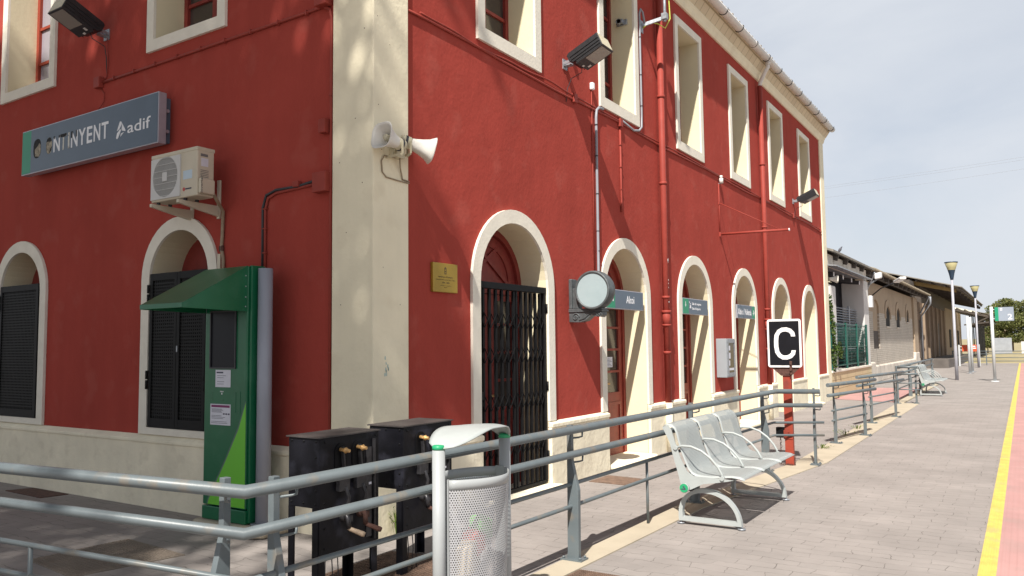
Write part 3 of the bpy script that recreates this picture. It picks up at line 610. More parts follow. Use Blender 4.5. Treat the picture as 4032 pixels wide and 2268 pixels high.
pa = [(-1.32, WL-.014, 2.0), (-1.325, WL-.014, 2.80), (-1.29, WL-.014, 2.90), (-1.18, WL-.014, 2.935), (-.66, WL-.014, 2.96)]
mb = MB(); mb.tube(pa, .013, 8)
for z in (2.4, 2.62, 2.8): mb.box(-1.345, -1.30, WL-.03, WL, z, z+.01)
mb.build('pipe', 'redpaint', t)
mb = MB(); mb.tube([(-1.35, WL-.018, 2.0), (-1.355, WL-.018, 2.82), (-1.31, WL-.018, 2.93), (-1.18, WL-.02, 2.962), (-.9, WL-.022, 2.96), (-.66, WL-.018, 2.99)], .012, 8); mb.build('black_cable', 'cableblk', t)
mb = MB(); mb.box(-.935, -.865, WL-.05, WL, 2.955, 3.005); mb.build('small_box', 'redpaint', t, bevel=.005)
# grey conduit feeding the clock and the camera
t = thing('grey_conduit', 'grey conduit running down the wall to the round clock case', 'conduit', (WR, 4.07, 2.4))
mb = MB(); mb.tube([(WR+.03, 4.28, 4.56), (WR+.03, 4.16, 4.55), (WR+.03, 4.09, 4.50), (WR+.03, 4.07, 4.40), (WR+.03, 4.065, 3.4), (WR+.03, 4.06, 2.40), (WR+.03, 4.03, 2.30), (WR+.03, 3.6, 2.24)], .017, 10); mb.build('pipe', 'conduit', t)
mb = MB()
for z in (4.3, 3.9, 3.42, 2.95, 2.7): mb.cyl((WR+.03, 4.066, z), (WR+.03, 4.066, z+.012), .021, n=10)
each(mb, 'tie', 'cableblk', t)
t = thing('grey_conduit', 'grey conduit beside the second upper window rising to the camera bracket', 'conduit', (WR, 5.4, 4.6))
mb = MB(); mb.tube([(WR+.02, 4.86, 4.55), (WR+.02, 5.25, 4.50), (WR+.035, 5.40, 4.53), (WR+.035, 5.49, 4.60), (WR+.035, 5.50, 4.8), (WR+.035, 5.50, 6.25), (WR+.04, 5.53, 6.33), (WR+.05, 5.58, 6.30), (WR+.06, 5.62, 6.16)], .015, 10); mb.build('pipe', 'conduit', t)
mb = MB()
for z in (4.9, 5.35, 5.9): mb.cyl((WR+.035, 5.50, z), (WR+.035, 5.50, z+.012), .019, n=10)
each(mb, 'tie', 'cableblk', t)
def sensor(y, z, lab, drop):
    t = thing('white_sensor', lab, 'sensor', (WR, y, z)); q = MB(); q.box(WR+.0, WR+.05, y-.03, y+.03, z-.045, z+.045); q.build('housing', 'white', t, bevel=.012)
    if drop: q = MB(); q.tube([(WR+.012, y, z-.04), (WR+.012, y, z-drop)], .006, 6); q.build('wire', 'redpaint', t)
sensor(3.99, 4.78, 'small white sensor box under the nearest platform-side floodlight', .25); sensor(3.50, 5.02, 'small white box tucked behind the nearest platform-side floodlight', 0)
t = thing('photocell', 'small white insulator-like photocell on the cable line near the downpipe', 'sensor', (WR, 8.93, 4.43))
mb = MB(); mb.cyl((.02, 8.93, 4.37), (.02, 8.93, 4.46), .035); mb.cyl((.02, 8.93, 4.46), (.02, 8.93, 4.51), .025); mb.build('cell', 'hornwhite', t)
mb = MB(); mb.box(WR, .02, 8.92, 8.94, 4.36, 4.38); mb.build('arm', 'galv', t)
# camera bracket at the top
t = thing('security_camera', 'pale round camera housing on a galvanised arm with a yellow-green cable, top of the wall', 'camera', (WR, 5.65, 6.2))
cx, cy, cz = .30, 5.78, 6.62
mb = MB(); mb.box(WR, WR+.015, 5.56, 5.68, 6.02, 6.20); mb.beam((WR, 5.62, 6.12), (.30, 5.72, 6.20), .03, .05); mb.cyl((.30, 5.72, 6.14), (.30, 5.72, 6.62), .022); mb.box(.26, .34, 5.68, 5.76, 6.17, 6.26); mb.build('arm', 'galv', t, bevel=.003)
mb = MB(); mb.lathe([(0, -.02), (.09, -.01), (.12, .03), (.125, .12), (.10, .22), (0, .24)], (.33, 5.74, 6.60), (.25, .1, 1), n=20); mb.build('housing', 'hornwhite', t)
mb = MB(); mb.tube([(.33, 5.75, 6.62), (.345, 5.78, 6.45), (.35, 5.80, 6.2), (.28, 5.78, 6.07), (.2, 5.72, 6.13), (.1, 5.66, 6.16), (.0, 5.62, 6.08)], .009, 8); mb.build('earth_cable', 'yg', t)
t = thing('wall_insulator', 'galvanised clamp fixed inside the reveal of the second upper window', 'clamp', (-.2, 5.3, 5.95))
mb = MB(); mb.box(-.26, -.10, 5.29, 5.32, 6.05, 6.13); mb.box(-.22, -.14, 5.22, 5.29, 6.06, 6.12); mb.cyl((-.2, 5.22, 6.09), (-.2, 5.26, 6.09), .04); mb.build('clamp', 'galv', t, bevel=.004)
# ---- station sign
t = thing('station_sign', 'slate blue station name sign with a green end and burnt first letters', 'sign', (-4.07, 0, 3.6))
mb = MB(); mb.box(-5.35, -2.80, -.06, WL-.001, 3.63, 4.09); mb.build('back_box', 'bluegrey', t)
mb = MB(); mb.box(-5.41, -2.73, -.148, -.06, 3.594, 4.116); mb.build('frame', 'alu', t, bevel=.004)
fs = frame_left(-.148)
def sx(x): return (x-4.393)*1.011+4.393
def sz(z): return 1.55+(z-1.55)*1.011
mb = MB(); hol = [(sx(-4.955)+.085*math.copysign(abs(math.cos(a))**.8, math.cos(a)), sz(3.845)+.112*math.copysign(abs(math.sin(a))**.7, math.sin(a))) for a in [2*math.pi*i/28 for i in range(28)]]
ho2 = [(sx(-4.697)+.064*math.copysign(abs(math.cos(a))**.85, math.cos(a)), sz(3.842)+.096*math.copysign(abs(math.sin(a))**.85, math.sin(a))) for a in [2*math.pi*i/28 for i in range(28)]]
plate(mb, [rect(-5.20, -2.742, 3.606, 4.104), hol, ho2], .004, fs); mb.build('panel', 'bluegrey', t)
mb = MB(); plate(mb, [rect(-5.398, -5.2005, 3.606, 4.104)], .004, fs); mb.build('green_band', 'signgreen', t)
mb = MB(); plate(mb, [hol], .001, frame_left(-.1485)); mb.build('burnt_cavity', 'burn', t)
mb = MB(); plate(mb, [[(sx(-5.0), sz(3.76)), (sx(-4.90), sz(3.745)), (sx(-4.882), sz(3.80)), (sx(-4.885), sz(3.88)), (sx(-4.91), sz(3.905)), (sx(-4.95), sz(3.87)), (sx(-5.01), sz(3.84))]], .0012, frame_left(-.1496)); mb.build('melted_scrap', 'burnt', t)
mb = MB(); plate(mb, [ho2], .001, frame_left(-.1485)); mb.build('melted_letter', 'burnt', t)
mb = MB(); plate(mb, [[(sx(-4.75), sz(3.89)), (sx(-4.64), sz(3.89)), (sx(-4.645), sz(3.925)), (sx(-4.70), sz(3.936)), (sx(-4.745), sz(3.92))]], .001, frame_left(-.1497)); plate(mb, [[(sx(-4.70), sz(3.75)), (sx(-4.655), sz(3.78)), (sx(-4.64), sz(3.83)), (sx(-4.67), sz(3.81))]], .001, frame_left(-.1497)); mb.build('soot', 'burn', t)
ft = frame_left(-.1522); zb, zt = sz(3.7495), sz(3.929)
for ch, a, b, mm_ in (('N', -4.598, -4.466, 'burnL'), ('T', -4.455, -4.329, 'burnT'), ('I', -4.298, -4.268, 'burnT'), ('N', -4.235, -4.104, 'burnL'), ('Y', -4.085, -3.948, 'white'), ('E', -3.922, -3.819, 'white'), ('N', -3.789, -3.667, 'white'), ('T', -3.644, -3.516, 'white')):
    if mm_ == 'white' or mm_ == 'burnL':
        mb = MB(); text(mb, ch, sx(a), sx(b), zb, zt, ft, .002, .015); mb.build('letter', 'white', t)
    else:
        mb = MB(); text(mb, ch, sx(a), sx(b), zb, zt, ft, .002, .015); mb.build('letter', 'scorched', t)
for a, b, c0, d0 in ((-4.605, -4.455, 3.905, 3.934), (-4.46, -4.325, 3.900, 3.934), (-4.24, -4.125, 3.862, 3.934)):
    mb = MB(); k = 7; top = [(sx(a+(b-a)*i/k), sz(d0)) for i in range(k+1)]; bot = [(sx(a+(b-a)*i/k), sz(c0+random.uniform(-.012, .012))) for i in range(k, -1, -1)]
    # soot over the tops of the burnt letters, cut to the letters' own strokes
    for (p, q2) in {-4.605: [(-4.598, -4.572), (-4.492, -4.466)], -4.46: [(-4.455, -4.329)], -4.24: [(-4.235, -4.205), (-4.14, -4.118)]}[a]:
        plate(mb, [[(sx(p), sz(d0-.004)), (sx(q2), sz(d0-.004)), (sx(q2), sz(c0+random.uniform(-.01, .01))), (sx((p+q2)/2), sz(c0-.01)), (sx(p), sz(c0+random.uniform(-.01, .01)))]], .0006, frame_left(-.1545))
    mb.build('soot', 'burn', t)
mb = MB(); text(mb, 'adif', sx(-3.170), sx(-2.775), sz(3.742), sz(3.862), ft, .002, .004); mb.build('lettering', 'white', t)
def LG(pts): return [(sx(-3.37+.166*u), sz(3.709+.179*v_)) for u, v_ in pts]
mb = MB(); plate(mb, [LG([(.0, .08), (.12, 0), (.25, .1), (.62, .62), (.5, .5), (.42, .55), (.1, .35), (.05, .2)]), ], .002, ft); plate(mb, [LG([(.08, .48), (.38, 1.0), (.52, .98), (.60, .88), (.55, .78), (.32, .55)])], .002, ft); plate(mb, [LG([(.64, .86), (1.0, .42), (.98, .36), (.62, .44), (.60, .60)])], .002, ft); plate(mb, [LG([(.46, .10), (.52, .28), (.85, .32)])], .002, ft); mb.build('emblem', 'white', t)
mb = MB()
for z in (3.74, 3.95): mb.cyl((-2.80, -.02, z), (-2.765, -.02, z), .018)
each(mb, 'fixing_bolt', 'alu', t)
# ---- air conditioner
t = thing('air_conditioner', 'cream outdoor air-conditioning unit on wall brackets above the shuttered arch', 'air conditioner', (-2.13, 0, 2.9))
X0, X1, Y0, Y1, Z0, Z1 = -2.475, -1.785, -.37, -.19, 2.925, 3.375
mb = MB(); mb.box(X0, X1, Y0, Y1, Z0, Z1-.02); mb.build('casing', 'acwhite', t, bevel=.012, seg=3)
mb = MB(); mb.box(X0-.004, X1+.004, Y0-.004, Y1+.004, Z1-.035, Z1); mb.build('top_cover', 'acwhite', t, bevel=.006)
mb = MB(); plate(mb, [rect(X0+.01, -2.02, Z0+.02, Z1-.045), circ(-2.245, 3.148, .188, 40)], .012, frame_left(Y0)); mb.build('fan_plate', 'acplate', t, bevel=.003)
mb = MB(); plate(mb, [circ(-2.245, 3.148, .1875, 40)], .001, frame_left(Y0-.0005)); o = mb.build('fan_opening', 'acdark', t)
mb = MB()
for k in range(-6, 7): 
    zc = 3.148+k*.0295; hw = math.sqrt(max(0, .188**2-(k*.0295)**2))
    if k % 2 == 0 and hw > .03: mb.box(-2.245-hw, -2.245+hw, Y0-.012, Y0-.009, zc-.0025, zc+.0025)
for k in range(-14, 15):
    xc = -2.245+k*.0128; hw = math.sqrt(max(0, .187**2-(k*.0128)**2)); mb.box(xc-.0016, xc+.0016, Y0-.009, Y0-.006, 3.148-hw, 3.148+hw)
mb.box(-2.28, -2.21, Y0-.018, Y0-.011, 3.105, 3.19); mb.build('fan_grille', 'acplate', t)
fa = frame_left(Y0-.0003)
mb = MB(); plate(mb, [rect(-1.985, -1.855, 3.09, 3.17)], .0015, fa); mb.build('energy_label', 'blue_label', t)
mb = MB(); plate(mb, [circ(-1.972, 3.0, .018, 16)], .0015, fa); mb.build('logo_mark', 'redlogo', t)
mb = MB(); text(mb, 'ROYAL', -1.95, -1.862, 2.992, 3.008, fa, .0015, .02) if 0 else plate(mb, [rect(-1.95, -1.862, 2.994, 3.007)], .0015, fa); mb.build('logo_bar', 'ink', t)
fsd = frame_right(X1+.0003)
mb = MB(); plate(mb, [rect(-.335, -.26, 3.29, 3.315)], .001, fsd); mb.build('handle_recess', 'acdark', t)
mb = MB(); plate(mb, [rect(-.33, -.255, 3.20, 3.275)], .001, fsd); mb.build('warning_label', 'paper', t)
mb = MB(); 
for k in range(5): plate(mb, [rect(-.335, -.25, 3.10+k*.015, 3.106+k*.015)], .001, fsd)
mb.build('vent_slots', 'acdark', t)
mb = MB(); mb.box(X1, X1+.035, -.36, -.2, Z0+.02, 3.085); mb.build('valve_cover', 'acwhite', t, bevel=.015, seg=3)
mb = MB(); text(mb, 'Inverter', 0, .16, 0, .022, Matrix(((0, 0, 1, X1+.0355), (0, -1, 0, -.335), (1, 0, 0, 2.95), (0, 0, 0, 1))), .001, .01); mb.build('side_lettering', 'acdark', t)
for x in (-2.42, -2.01):
    mb = MB(); mb.box(x, x+.04, WL-.02, WL, 2.78, 3.15); mb.prism([(x, WL-.02, 2.80), (x, WL-.02, 2.90), (x, -.42, 2.905), (x, -.42, 2.875)], (.035, 0, 0))
    mb.build('wall_bracket', 'acwhite', t, bevel=.003)
mb = MB()
for x in (-2.40, -1.99):
    for y in (-.34, -.22): mb.cyl((x, y, 2.903), (x, y, 2.927), .018, n=10)
each(mb, 'rubber_mount', 'cableblk', t)
mb = MB(); mb.tube([(X1+.01, -.22, 2.98), (-1.84, -.10, 2.90), (-1.90, .0, 2.84), (-1.92, .01, 2.6), (-1.93, .01, 2.5), (-1.90, .01, 2.38), (-1.90, .01, 2.1)], .016, 8); mb.build('refrigerant_pipe', 'cable', t)
mb = MB(); mb.box(-1.955, -1.905, -.005, .025, 2.46, 2.52); mb.build('foam_plug', 'rust', t, bevel=.01)
mb = MB(); mb.box(-1.965, -1.925, -.01, .0, 1.6, 2.44); mb.build('trunking', 'acwhite', t, bevel=.004)
# ---- ticket machine
t = thing('ticket_machine', 'tall green self-service ticket machine with a sloping hood and lime stripe', 'ticket machine', (-1.37, -.18, .09))
X0, X1, YF, YB = -1.657, -1.098, -.35, -.19
mb = MB(); mb.box(X0, X1, YF+.0, YB, .21, 2.245); mb.build('body', 'green', t, bevel=.012, seg=3)
mb = MB(); mb.box(X0-.004, X1+.004, YF-.004, YB, .09, .203); mb.build('base', 'green', t, bevel=.008)
mb = MB(); mb.box(X1+.0, X1+.028, YF+.02, YB, .10, 2.25); mb.build('side_panel', 'green', t, bevel=.006)
yv = [(YF, 2.245), (YF, 1.858), (-.965, 1.872), (-.965, 1.912)]
mb = MB(); tt = .008
mb.prism([(X0, YF, 2.247), (X0, -.965, 1.912), (X0, -.965, 1.904), (X0, YF, 2.237)], (X1-X0, 0, 0)); mb.box(X0, X1, -.972, -.965, 1.872, 1.9125)
for x in (X0+.001, X1-.009): mb.prism([(x, a, b) for a, b in yv], (tt, 0, 0))
mb.build('hood', 'green', t, bevel=.003)
mb = MB(); 
for z in (1.90, 1.98, 2.07, 2.16): mb.cyl((X1, YF-.02, z), (X1+.003, YF-.02, z), .006, n=8)
each(mb, 'rivet', 'alu', t)
ff = frame_left(YF-.0004)
mb = MB(); plate(mb, [rect(-1.577, -1.232, 1.376, 1.875), rect(-1.565, -1.244, 1.388, 1.862)], .012, ff); mb.build('screen_bezel', 'cableblk', t)
mb = MB(); plate(mb, [rect(-1.57, -1.24, 1.38, 1.87)], .002, ff); mb.build('screen', 'screen', t)
def lines(q, u0, u1, v0, v1, n_, f, h=.004):
    for k in range(n_):
        z = v1-(v1-v0)*(k+.5)/n_; L_ = (u1-u0)*random.uniform(.45, 1); plate(q, [rect(u0, u0+L_, z-h/2, z+h/2)], .0006, f)
mb = MB(); plate(mb, [rect(-1.503, -1.302, 1.218, 1.366)], .0015, ff); pn = mb.build('notice', 'paper', t)
mb = MB(); f2_ = frame_left(YF-.0021); plate(mb, [rect(-1.488, -1.40, 1.337, 1.349)], .0006, f2_); lines(mb, -1.48, -1.36, 1.29, 1.325, 2, f2_, .003); lines(mb, -1.48, -1.36, 1.235, 1.275, 2, f2_, .003); mb.build('printed_text', 'ink', pn)
mb = MB(); plate(mb, [rect(-1.566, -1.296, .895, 1.073)], .0015, ff); pn = mb.build('notice', 'paper', t)
mb = MB(); plate(mb, [rect(-1.552, -1.308, 1.045, 1.065)], .0006, f2_); mb.build('purple_header', 'purple', pn)
mb = MB(); lines(mb, -1.548, -1.36, 1.0, 1.035, 4, f2_, .003); lines(mb, -1.548, -1.36, .945, .98, 3, f2_, .003); lines(mb, -1.55, -1.33, .905, .93, 2, f2_, .003)
for k in range(3): plate(mb, [rect(-1.395+k*.032, -1.372+k*.032, .985, .997)], .0006, f2_)
mb.build('printed_text', 'ink', pn)
mb = MB(); plate(mb, [rect(-1.235, -1.172, 1.0, 1.185), rect(-1.229, -1.178, 1.006, 1.179)], .002, ff)
for k in range(4): plate(mb, [rect(-1.585, -1.535, 1.105+k*.02, 1.111+k*.02)], .002, ff)
plate(mb, [rect(-1.44, -1.39, 1.105, 1.112)], .002, ff); mb.build('coin_slots', 'green', t)
mb = MB(); text(mb, 'tickets', -1.44, -1.392, 1.176, 1.188, ff, .001, .01); plate(mb, [rect(-1.42, -1.41, 1.155, 1.17)], .001, ff); mb.build('slot_lettering', 'white', t)
mb = MB(); plate(mb, [[(-1.102, 1.09), (-1.102, .222), (-1.585, .218), (-1.57, .26), (-1.35, .60), (-1.19, .87)]], .0012, ff); mb.build('lime_stripe', 'lime', t)
mb = MB(); plate(mb, [[(-1.102, 1.112), (-1.102, 1.09), (-1.19, .87), (-1.35, .60), (-1.57, .26), (-1.585, .218), (-1.598, .218), (-1.585, .265), (-1.363, .607), (-1.203, .88)]], .0012, ff); mb.build('grey_edge', 'swgrey', t)
mb = MB(); mb.prism([(-1.74, -.40, -.002), (-1.02, -.44, -.002), (-.86, -.36, -.002), (-.86, -.031, -.002), (-1.74, -.031, -.002)], (0, 0, .088)); mb.build('mortar_bed', 'kerb', t, bevel=.03, seg=3)
t = thing('grey_tube', 'upright grey metal tube standing beside the green ticket machine', 'tube', (-1.03, -.25, .08))
mb = MB(); mb.cyl((-1.012, -.235, .086), (-1.012, -.235, 2.225), .061, n=28); mb.build('tube', 'greytube', t)
mb = MB(); mb.cyl((-1.012, -.235, .086), (-1.012, -.235, .10), .10, n=24); mb.build('base_plate', 'galv', t)
# ---- loudspeakers on the corner
def horn(label, mouth, back, group, loc):
    mouth = V(mouth); back = V(back); ax = (mouth-back).normalized(); Lh = (mouth-back).length
    t = thing('horn_speaker', label, 'loudspeaker', loc, group=group)
    q = MB(); q.lathe([(.045, Lh*.30), (.050, Lh*.42), (.062, Lh*.6), (.082, Lh*.82), (.108, Lh*.97), (.112, Lh), (.106, Lh+.004), (.09, Lh*.93), (.066, Lh*.78), (.05, Lh*.6), (.04, Lh*.42), (.0, Lh*.40)], back, ax, n=32, sq=3.2); q.build('horn_bell', 'hornwhite', t)
    q = MB(); q.lathe([(0, Lh*.40), (.028, Lh*.42), (.028, Lh*.78), (.022, Lh*.84), (0, Lh*.85)], back, ax, n=16); q.build('centre_plug', 'hornbeige', t)
    q = MB(); q.lathe([(0, -.01), (.045, -.01), (.052, .0), (.054, Lh*.26), (.045, Lh*.31)], back, ax, n=20); q.build('driver', 'hornbeige', t)
    q = MB(); q.lathe([(.0545, Lh*.10), (.057, Lh*.10), (.057, Lh*.17), (.0545, Lh*.17)], back, ax, n=20); q.build('clamp_band', 'cableblk', t)
    q = MB(); s_ = ax.cross(V((0, 0, 1))).normalized(); b = back+ax*Lh*.25
    q.beam(b-s_*.06-V((0, 0, .0)), b-s_*.06-V((0, 0, .10)), .006, .02); q.beam(b-s_*.06-V((0, 0, .10)), b+s_*.06-V((0, 0, .10)), .006, .02); q.beam(b+s_*.06-V((0, 0, .10)), b+s_*.06, .006, .02); q.beam(b-V((0, 0, .10)), V((0.0, b.y if abs(b.y-.3) < .4 else b.y, b.z-.10)), .012, .02); q.build('mount', 'hornbeige', t)
    return t
horn('white square-mouthed horn speaker on the corner pillar, its mouth turned towards the viewer', (.115, -.03, 3.255), (.125, .215, 3.215), 'horn speakers on the corner pillar', (0, .15, 3.2))
horn('white horn speaker on the corner pillar, seen from behind as it points along the platform', (.215, .50, 3.215), (.055, .285, 3.285), 'horn speakers on the corner pillar', (0, .33, 3.2))
t = thing('speaker_junction_box', 'small cream junction box between the two horn speakers with looping brown cables', 'junction box', (0, .25, 3.15))
mb = MB(); mb.box(.0, .075, .20, .31, 3.13, 3.30); mb.build('box', 'hornbeige', t, bevel=.005)
mb = MB(); mb.tube([(.04, .23, 3.13), (.012, .12, 3.13), (.008, .09, 3.08), (.008, .10, 2.99), (.008, .15, 2.955), (.008, .30, 2.95), (.008, .44, 2.95)], .006, 6); mb.tube([(.05, .27, 3.13), (.02, .31, 3.06), (.010, .345, 2.99), (.008, .35, 2.97), (.008, .44, 2.965)], .006, 6); each(mb, 'cable', 'cable', t)
# ---- plaque
t = thing('wall_plaque', 'brass commemorative plaque on the red wall between the corner pillar and the first doorway', 'plaque', (0, .95, 2.03))
mb = MB(); mb.box(WR, .0, .775, 1.14, 2.035, 2.30); mb.build('plate', 'plaque', t, bevel=.004)
fp = frame_right(.0004); mb = MB(); text(mb, "Ajuntament d'Ontinyent", .85, 1.065, 2.165, 2.182, fp, .0006, .01); text(mb, 'Centenari del ferrocarril Alcoi - Xativa', .815, 1.10, 2.145, 2.154, fp, .0006); text(mb, '1904 - 2004', .905, 1.015, 2.115, 2.130, fp, .0006, .01); text(mb, 'Avenir i progres', .88, 1.04, 2.09, 2.10, fp, .0006); text(mb, 'Ontinyent', .93, .98, 2.075, 2.083, fp, .0006); plate(mb, [[(.94, 2.2), (.97, 2.2), (.97, 2.255), (.955, 2.268), (.94, 2.255)], rect(.947, .963, 2.208, 2.22), rect(.947, .963, 2.23, 2.245)], .0006, fp); mb.build('engraving', 'engrave', t)
# ---- folding gate in the first arch
t = thing('folding_gate', 'black folding lattice gate closing the first arched doorway', 'gate', (0, 2.165, .05))
ya, yb, zt, zb = 1.522, 2.808, 2.18, .06; x0 = -.055
mb = MB(); mb.box(x0-.035, x0+.03, ya, yb, zt-.065, zt); mb.box(x0-.02, x0+.02, ya, yb, zb, zb+.03); mb.box(x0-.02, x0+.025, yb-.045, yb, zb+.03, zt-.066); mb.box(x0-.02, x0+.025, ya, ya+.04, zb+.03, zt-.066); mb.build('frame', 'black', t, bevel=.003)
ys = list(np.linspace(ya+.10, 2.175, 6))+list(np.linspace(2.225, yb-.10, 6))
for y in ys:
    q = MB(); q.box(x0-.012, x0+.012, y-.016, y+.016, zb+.035, zt-.07); q.build('upright', 'black', t)
for a, b in zip(ys[:-1], ys[1:]):
    if abs(b-a) < .06: continue
    for zc in (1.80, 1.45, .98, .52):
        q = MB()
        for s in (-1, 1):
            xx = x0+.017+(.004 if s > 0 else 0); q.beam((xx, a, zc-s*.075), (xx, b, zc+s*.075), .004, .009, up=(1, 0, 0))
        q.build('lattice_link', 'black', t)
q = MB()
for zc in (1.8, 1.45, .98, .52):
    for s in (-1, 1):
        q.beam((x0+.018, ya+.02, zc-s*.07), (x0+.018, ys[0], zc+s*.07), .004, .009, up=(1, 0, 0)); q.beam((x0+.018, ys[-1], zc-s*.07), (x0+.018, yb-.02, zc+s*.07), .004, .009, up=(1, 0, 0))
each(q, 'lattice_link', 'black', t)
q = MB()
for z in (.35, 1.1, 1.95): q.cyl((x0+.03, yb+.006, z-.05), (x0+.03, yb+.006, z+.05), .013, n=10)
each(q, 'hinge', 'black', t); q = MB(); q.box(x0+.014, x0+.03, ya+.03, ya+.075, 1.02, 1.10); q.build('lock', 'black', t)
# ---- round clock case
t = thing('round_clock_case', 'round cast-iron clock case with a blank pale dial on a scrolled wall bracket', 'clock', (0, 3.4, 1.82))
cy = 3.28; cxc, czc = .295, 2.165
mb = MB(); mb.lathe([(.0, .20), (.18, .20), (.215, .17), (.225, .12), (.225, .05), (.212, .03), (.222, .012), (.215, .0), (.195, .004), (.190, .016)], (cxc, cy, czc), (0, 1, 0), n=48); mb.build('case', 'clock', t)
mb = MB(); mb.cyl((cxc, cy+.012, czc), (cxc, cy+.02, czc), .192, n=48); mb.build('dial', 'face', t)
mb = MB(); mb.box(WR, .012, 3.33, 3.47, 1.96, 2.31); mb.box(.0, .09, 3.35, 3.45, 1.96, 2.2); mb.build('wall_plate', 'clock', t, bevel=.01)
mb = MB(); mb.box(WR, .395, 3.33, 3.47, 1.945, 1.962); mb.box(WR, .41, 3.325, 3.475, 1.925, 1.943)
pf = [(WR, 1.81), (.10, 1.805), (.17, 1.82), (.22, 1.855), (.26, 1.89), (.32, 1.865), (.37, 1.86), (.395, 1.885), (.395, 1.924), (WR, 1.924)]
mb.prism([(x, 3.34, z) for x, z in pf], (0, .12, 0))
def scroll(q, cx_, cz_, r0, turns, y):
    q.tube([(cx_+r0*(1-i/26)*math.cos(turns*2*math.pi*i/24), y, cz_+r0*(1-i/26)*math.sin(turns*2*math.pi*i/24)) for i in range(25)], .007, 6)
scroll(mb, .055, 1.865, .048, 1.6, 3.336); scroll(mb, .35, 1.893, .032, 1.5, 3.336); mb.tube([(.10, 3.336, 1.83), (.17, 3.336, 1.85), (.23, 3.336, 1.90), (.32, 3.336, 1.915)], .007, 6); mb.build('scroll_bracket', 'clock', t, bevel=.003)
# ---- hanging signs across the arches
def hsign(y0, y1, label, green_left, texts, extra=None):
    t = thing('direction_sign', label, 'sign', (-.03, (y0+y1)/2, 2.0), group='blue direction signs across the doorways')
    q = MB(); q.box(-.060, .0, y0, y1, 2.003, 2.255); q.build('frame', 'alu', t, bevel=.003)
    f = frame_right(.0004); a, b = (y0+.012, y0+.26) if green_left else (y1-.22, y1-.012); a2, b2 = (y0+.2605, y1-.012) if green_left else (y0+.012, y1-.2205)
    q = MB(); plate(q, [rect(a, b, 2.013, 2.245)], .0015, f); q.build('green_band', 'signgreen', t)
    q = MB(); plate(q, [rect(a2, b2, 2.013, 2.245)], .0015, f); q.build('panel', 'bluegrey', t)
    f2 = frame_right(.0021); q = MB()
    for tx in texts: text(q, *tx, f2, .001, .012)
    for e in (extra or []): plate(q, [e], .001, f2)
    q.build('lettering', 'white', t); return t
hsign(4.255, 5.415, 'blue sign with a green end across the second doorway, reading Alcoi', True, [('Alcoi', 4.86, 5.11, 2.085, 2.185)], [[(4.40, 2.16), (4.47, 2.16), (4.47, 2.175), (4.40, 2.175)], [(4.44, 2.17), (4.47, 2.17), (4.47, 2.10), (4.44, 2.10)]])
hsign(6.92, 8.08, 'blue waiting room sign across the third doorway, two lines of text', True, [('Sala de espera', 7.33, 7.75, 2.145, 2.195), ("Sala d'espera", 7.33, 7.72, 2.07, 2.12)], [[(7.04, 2.20), (7.055, 2.20), (7.055, 2.14), (7.075, 2.155), (7.047, 2.115), (7.02, 2.155), (7.04, 2.14)], rect(7.21, 7.235, 2.185, 2.205), rect(7.245, 7.27, 2.16, 2.18), [(7.23, 2.10), (7.29, 2.10), (7.28, 2.15), (7.24, 2.15)]])
hsign(9.70, 10.85, 'blue sign with a green arrow end across the fourth doorway, reading Xàtiva / València', False, [('Xàtiva / València', 9.73, 10.58, 2.07, 2.185)], [[(10.68, 2.12), (10.74, 2.12), (10.71, 2.17), (10.73, 2.175), (10.80, 2.125), (10.73, 2.075), (10.71, 2.08), (10.74, 2.108), (10.68, 2.108)]])
# ---- cabinet
t = thing('meter_cabinet', 'grey glazed wall cabinet between the third and fourth doorways', 'cabinet', (0, 8.76, .96))
mb = MB(); mb.box(WR, .15, 8.53, 8.99, .962, 1.622); mb.build('box', 'cabgrey', t, bevel=.008)
mb = MB(); plate(mb, [rect(8.55, 8.975, .98, 1.605), rect(8.62, 8.93, 1.04, 1.55)], .012, frame_right(.1502)); mb.build('door', 'galv', t, bevel=.003)
mb = MB(); plate(mb, [rect(8.61, 8.94, 1.03, 1.56)], .003, frame_right(.1502)); mb.build('glass', 'pane', t)
mb = MB(); 
for z0, z1, y0, y1 in ((1.42, 1.50, 8.64, 8.72), (1.28, 1.38, 8.64, 8.73), (1.16, 1.25, 8.64, 8.70), (1.08, 1.12, 8.64, 8.9)): plate(mb, [rect(y0, y1, z0, z1)], .001, frame_right(.1535))
each(mb, 'paper', 'paper', t)
# ---- flagpole bracket
t = thing('flag_bracket', 'red horizontal pole with a diagonal stay projecting from the wall, empty', 'bracket', (0, 8.9, 3.46))
mb = MB(); mb.cyl((WR, 8.92, 3.465), (1.15, 8.93, 3.445), .022); mb.build('pole', 'redpaint', t)
mb = MB(); mb.cyl((WR+.01, 8.90, 4.36), (WR+.01, 8.90, 3.44), .011, n=8); mb.box(WR, WR+.03, 8.88, 8.94, 3.42, 3.50); mb.box(WR, WR+.02, 8.88, 8.92, 3.99, 4.04); mb.build('wall_bar', 'redpaint', t)
mb = MB(); mb.cyl((WR+.01, 8.9, 4.02), (1.0, 8.93, 3.46), .007, n=8); mb.build('stay', 'redpaint', t)
mb = MB(); mb.cyl((1.15, 8.93, 3.445), (1.165, 8.93, 3.445), .024); mb.build('end_cap', 'white', t)
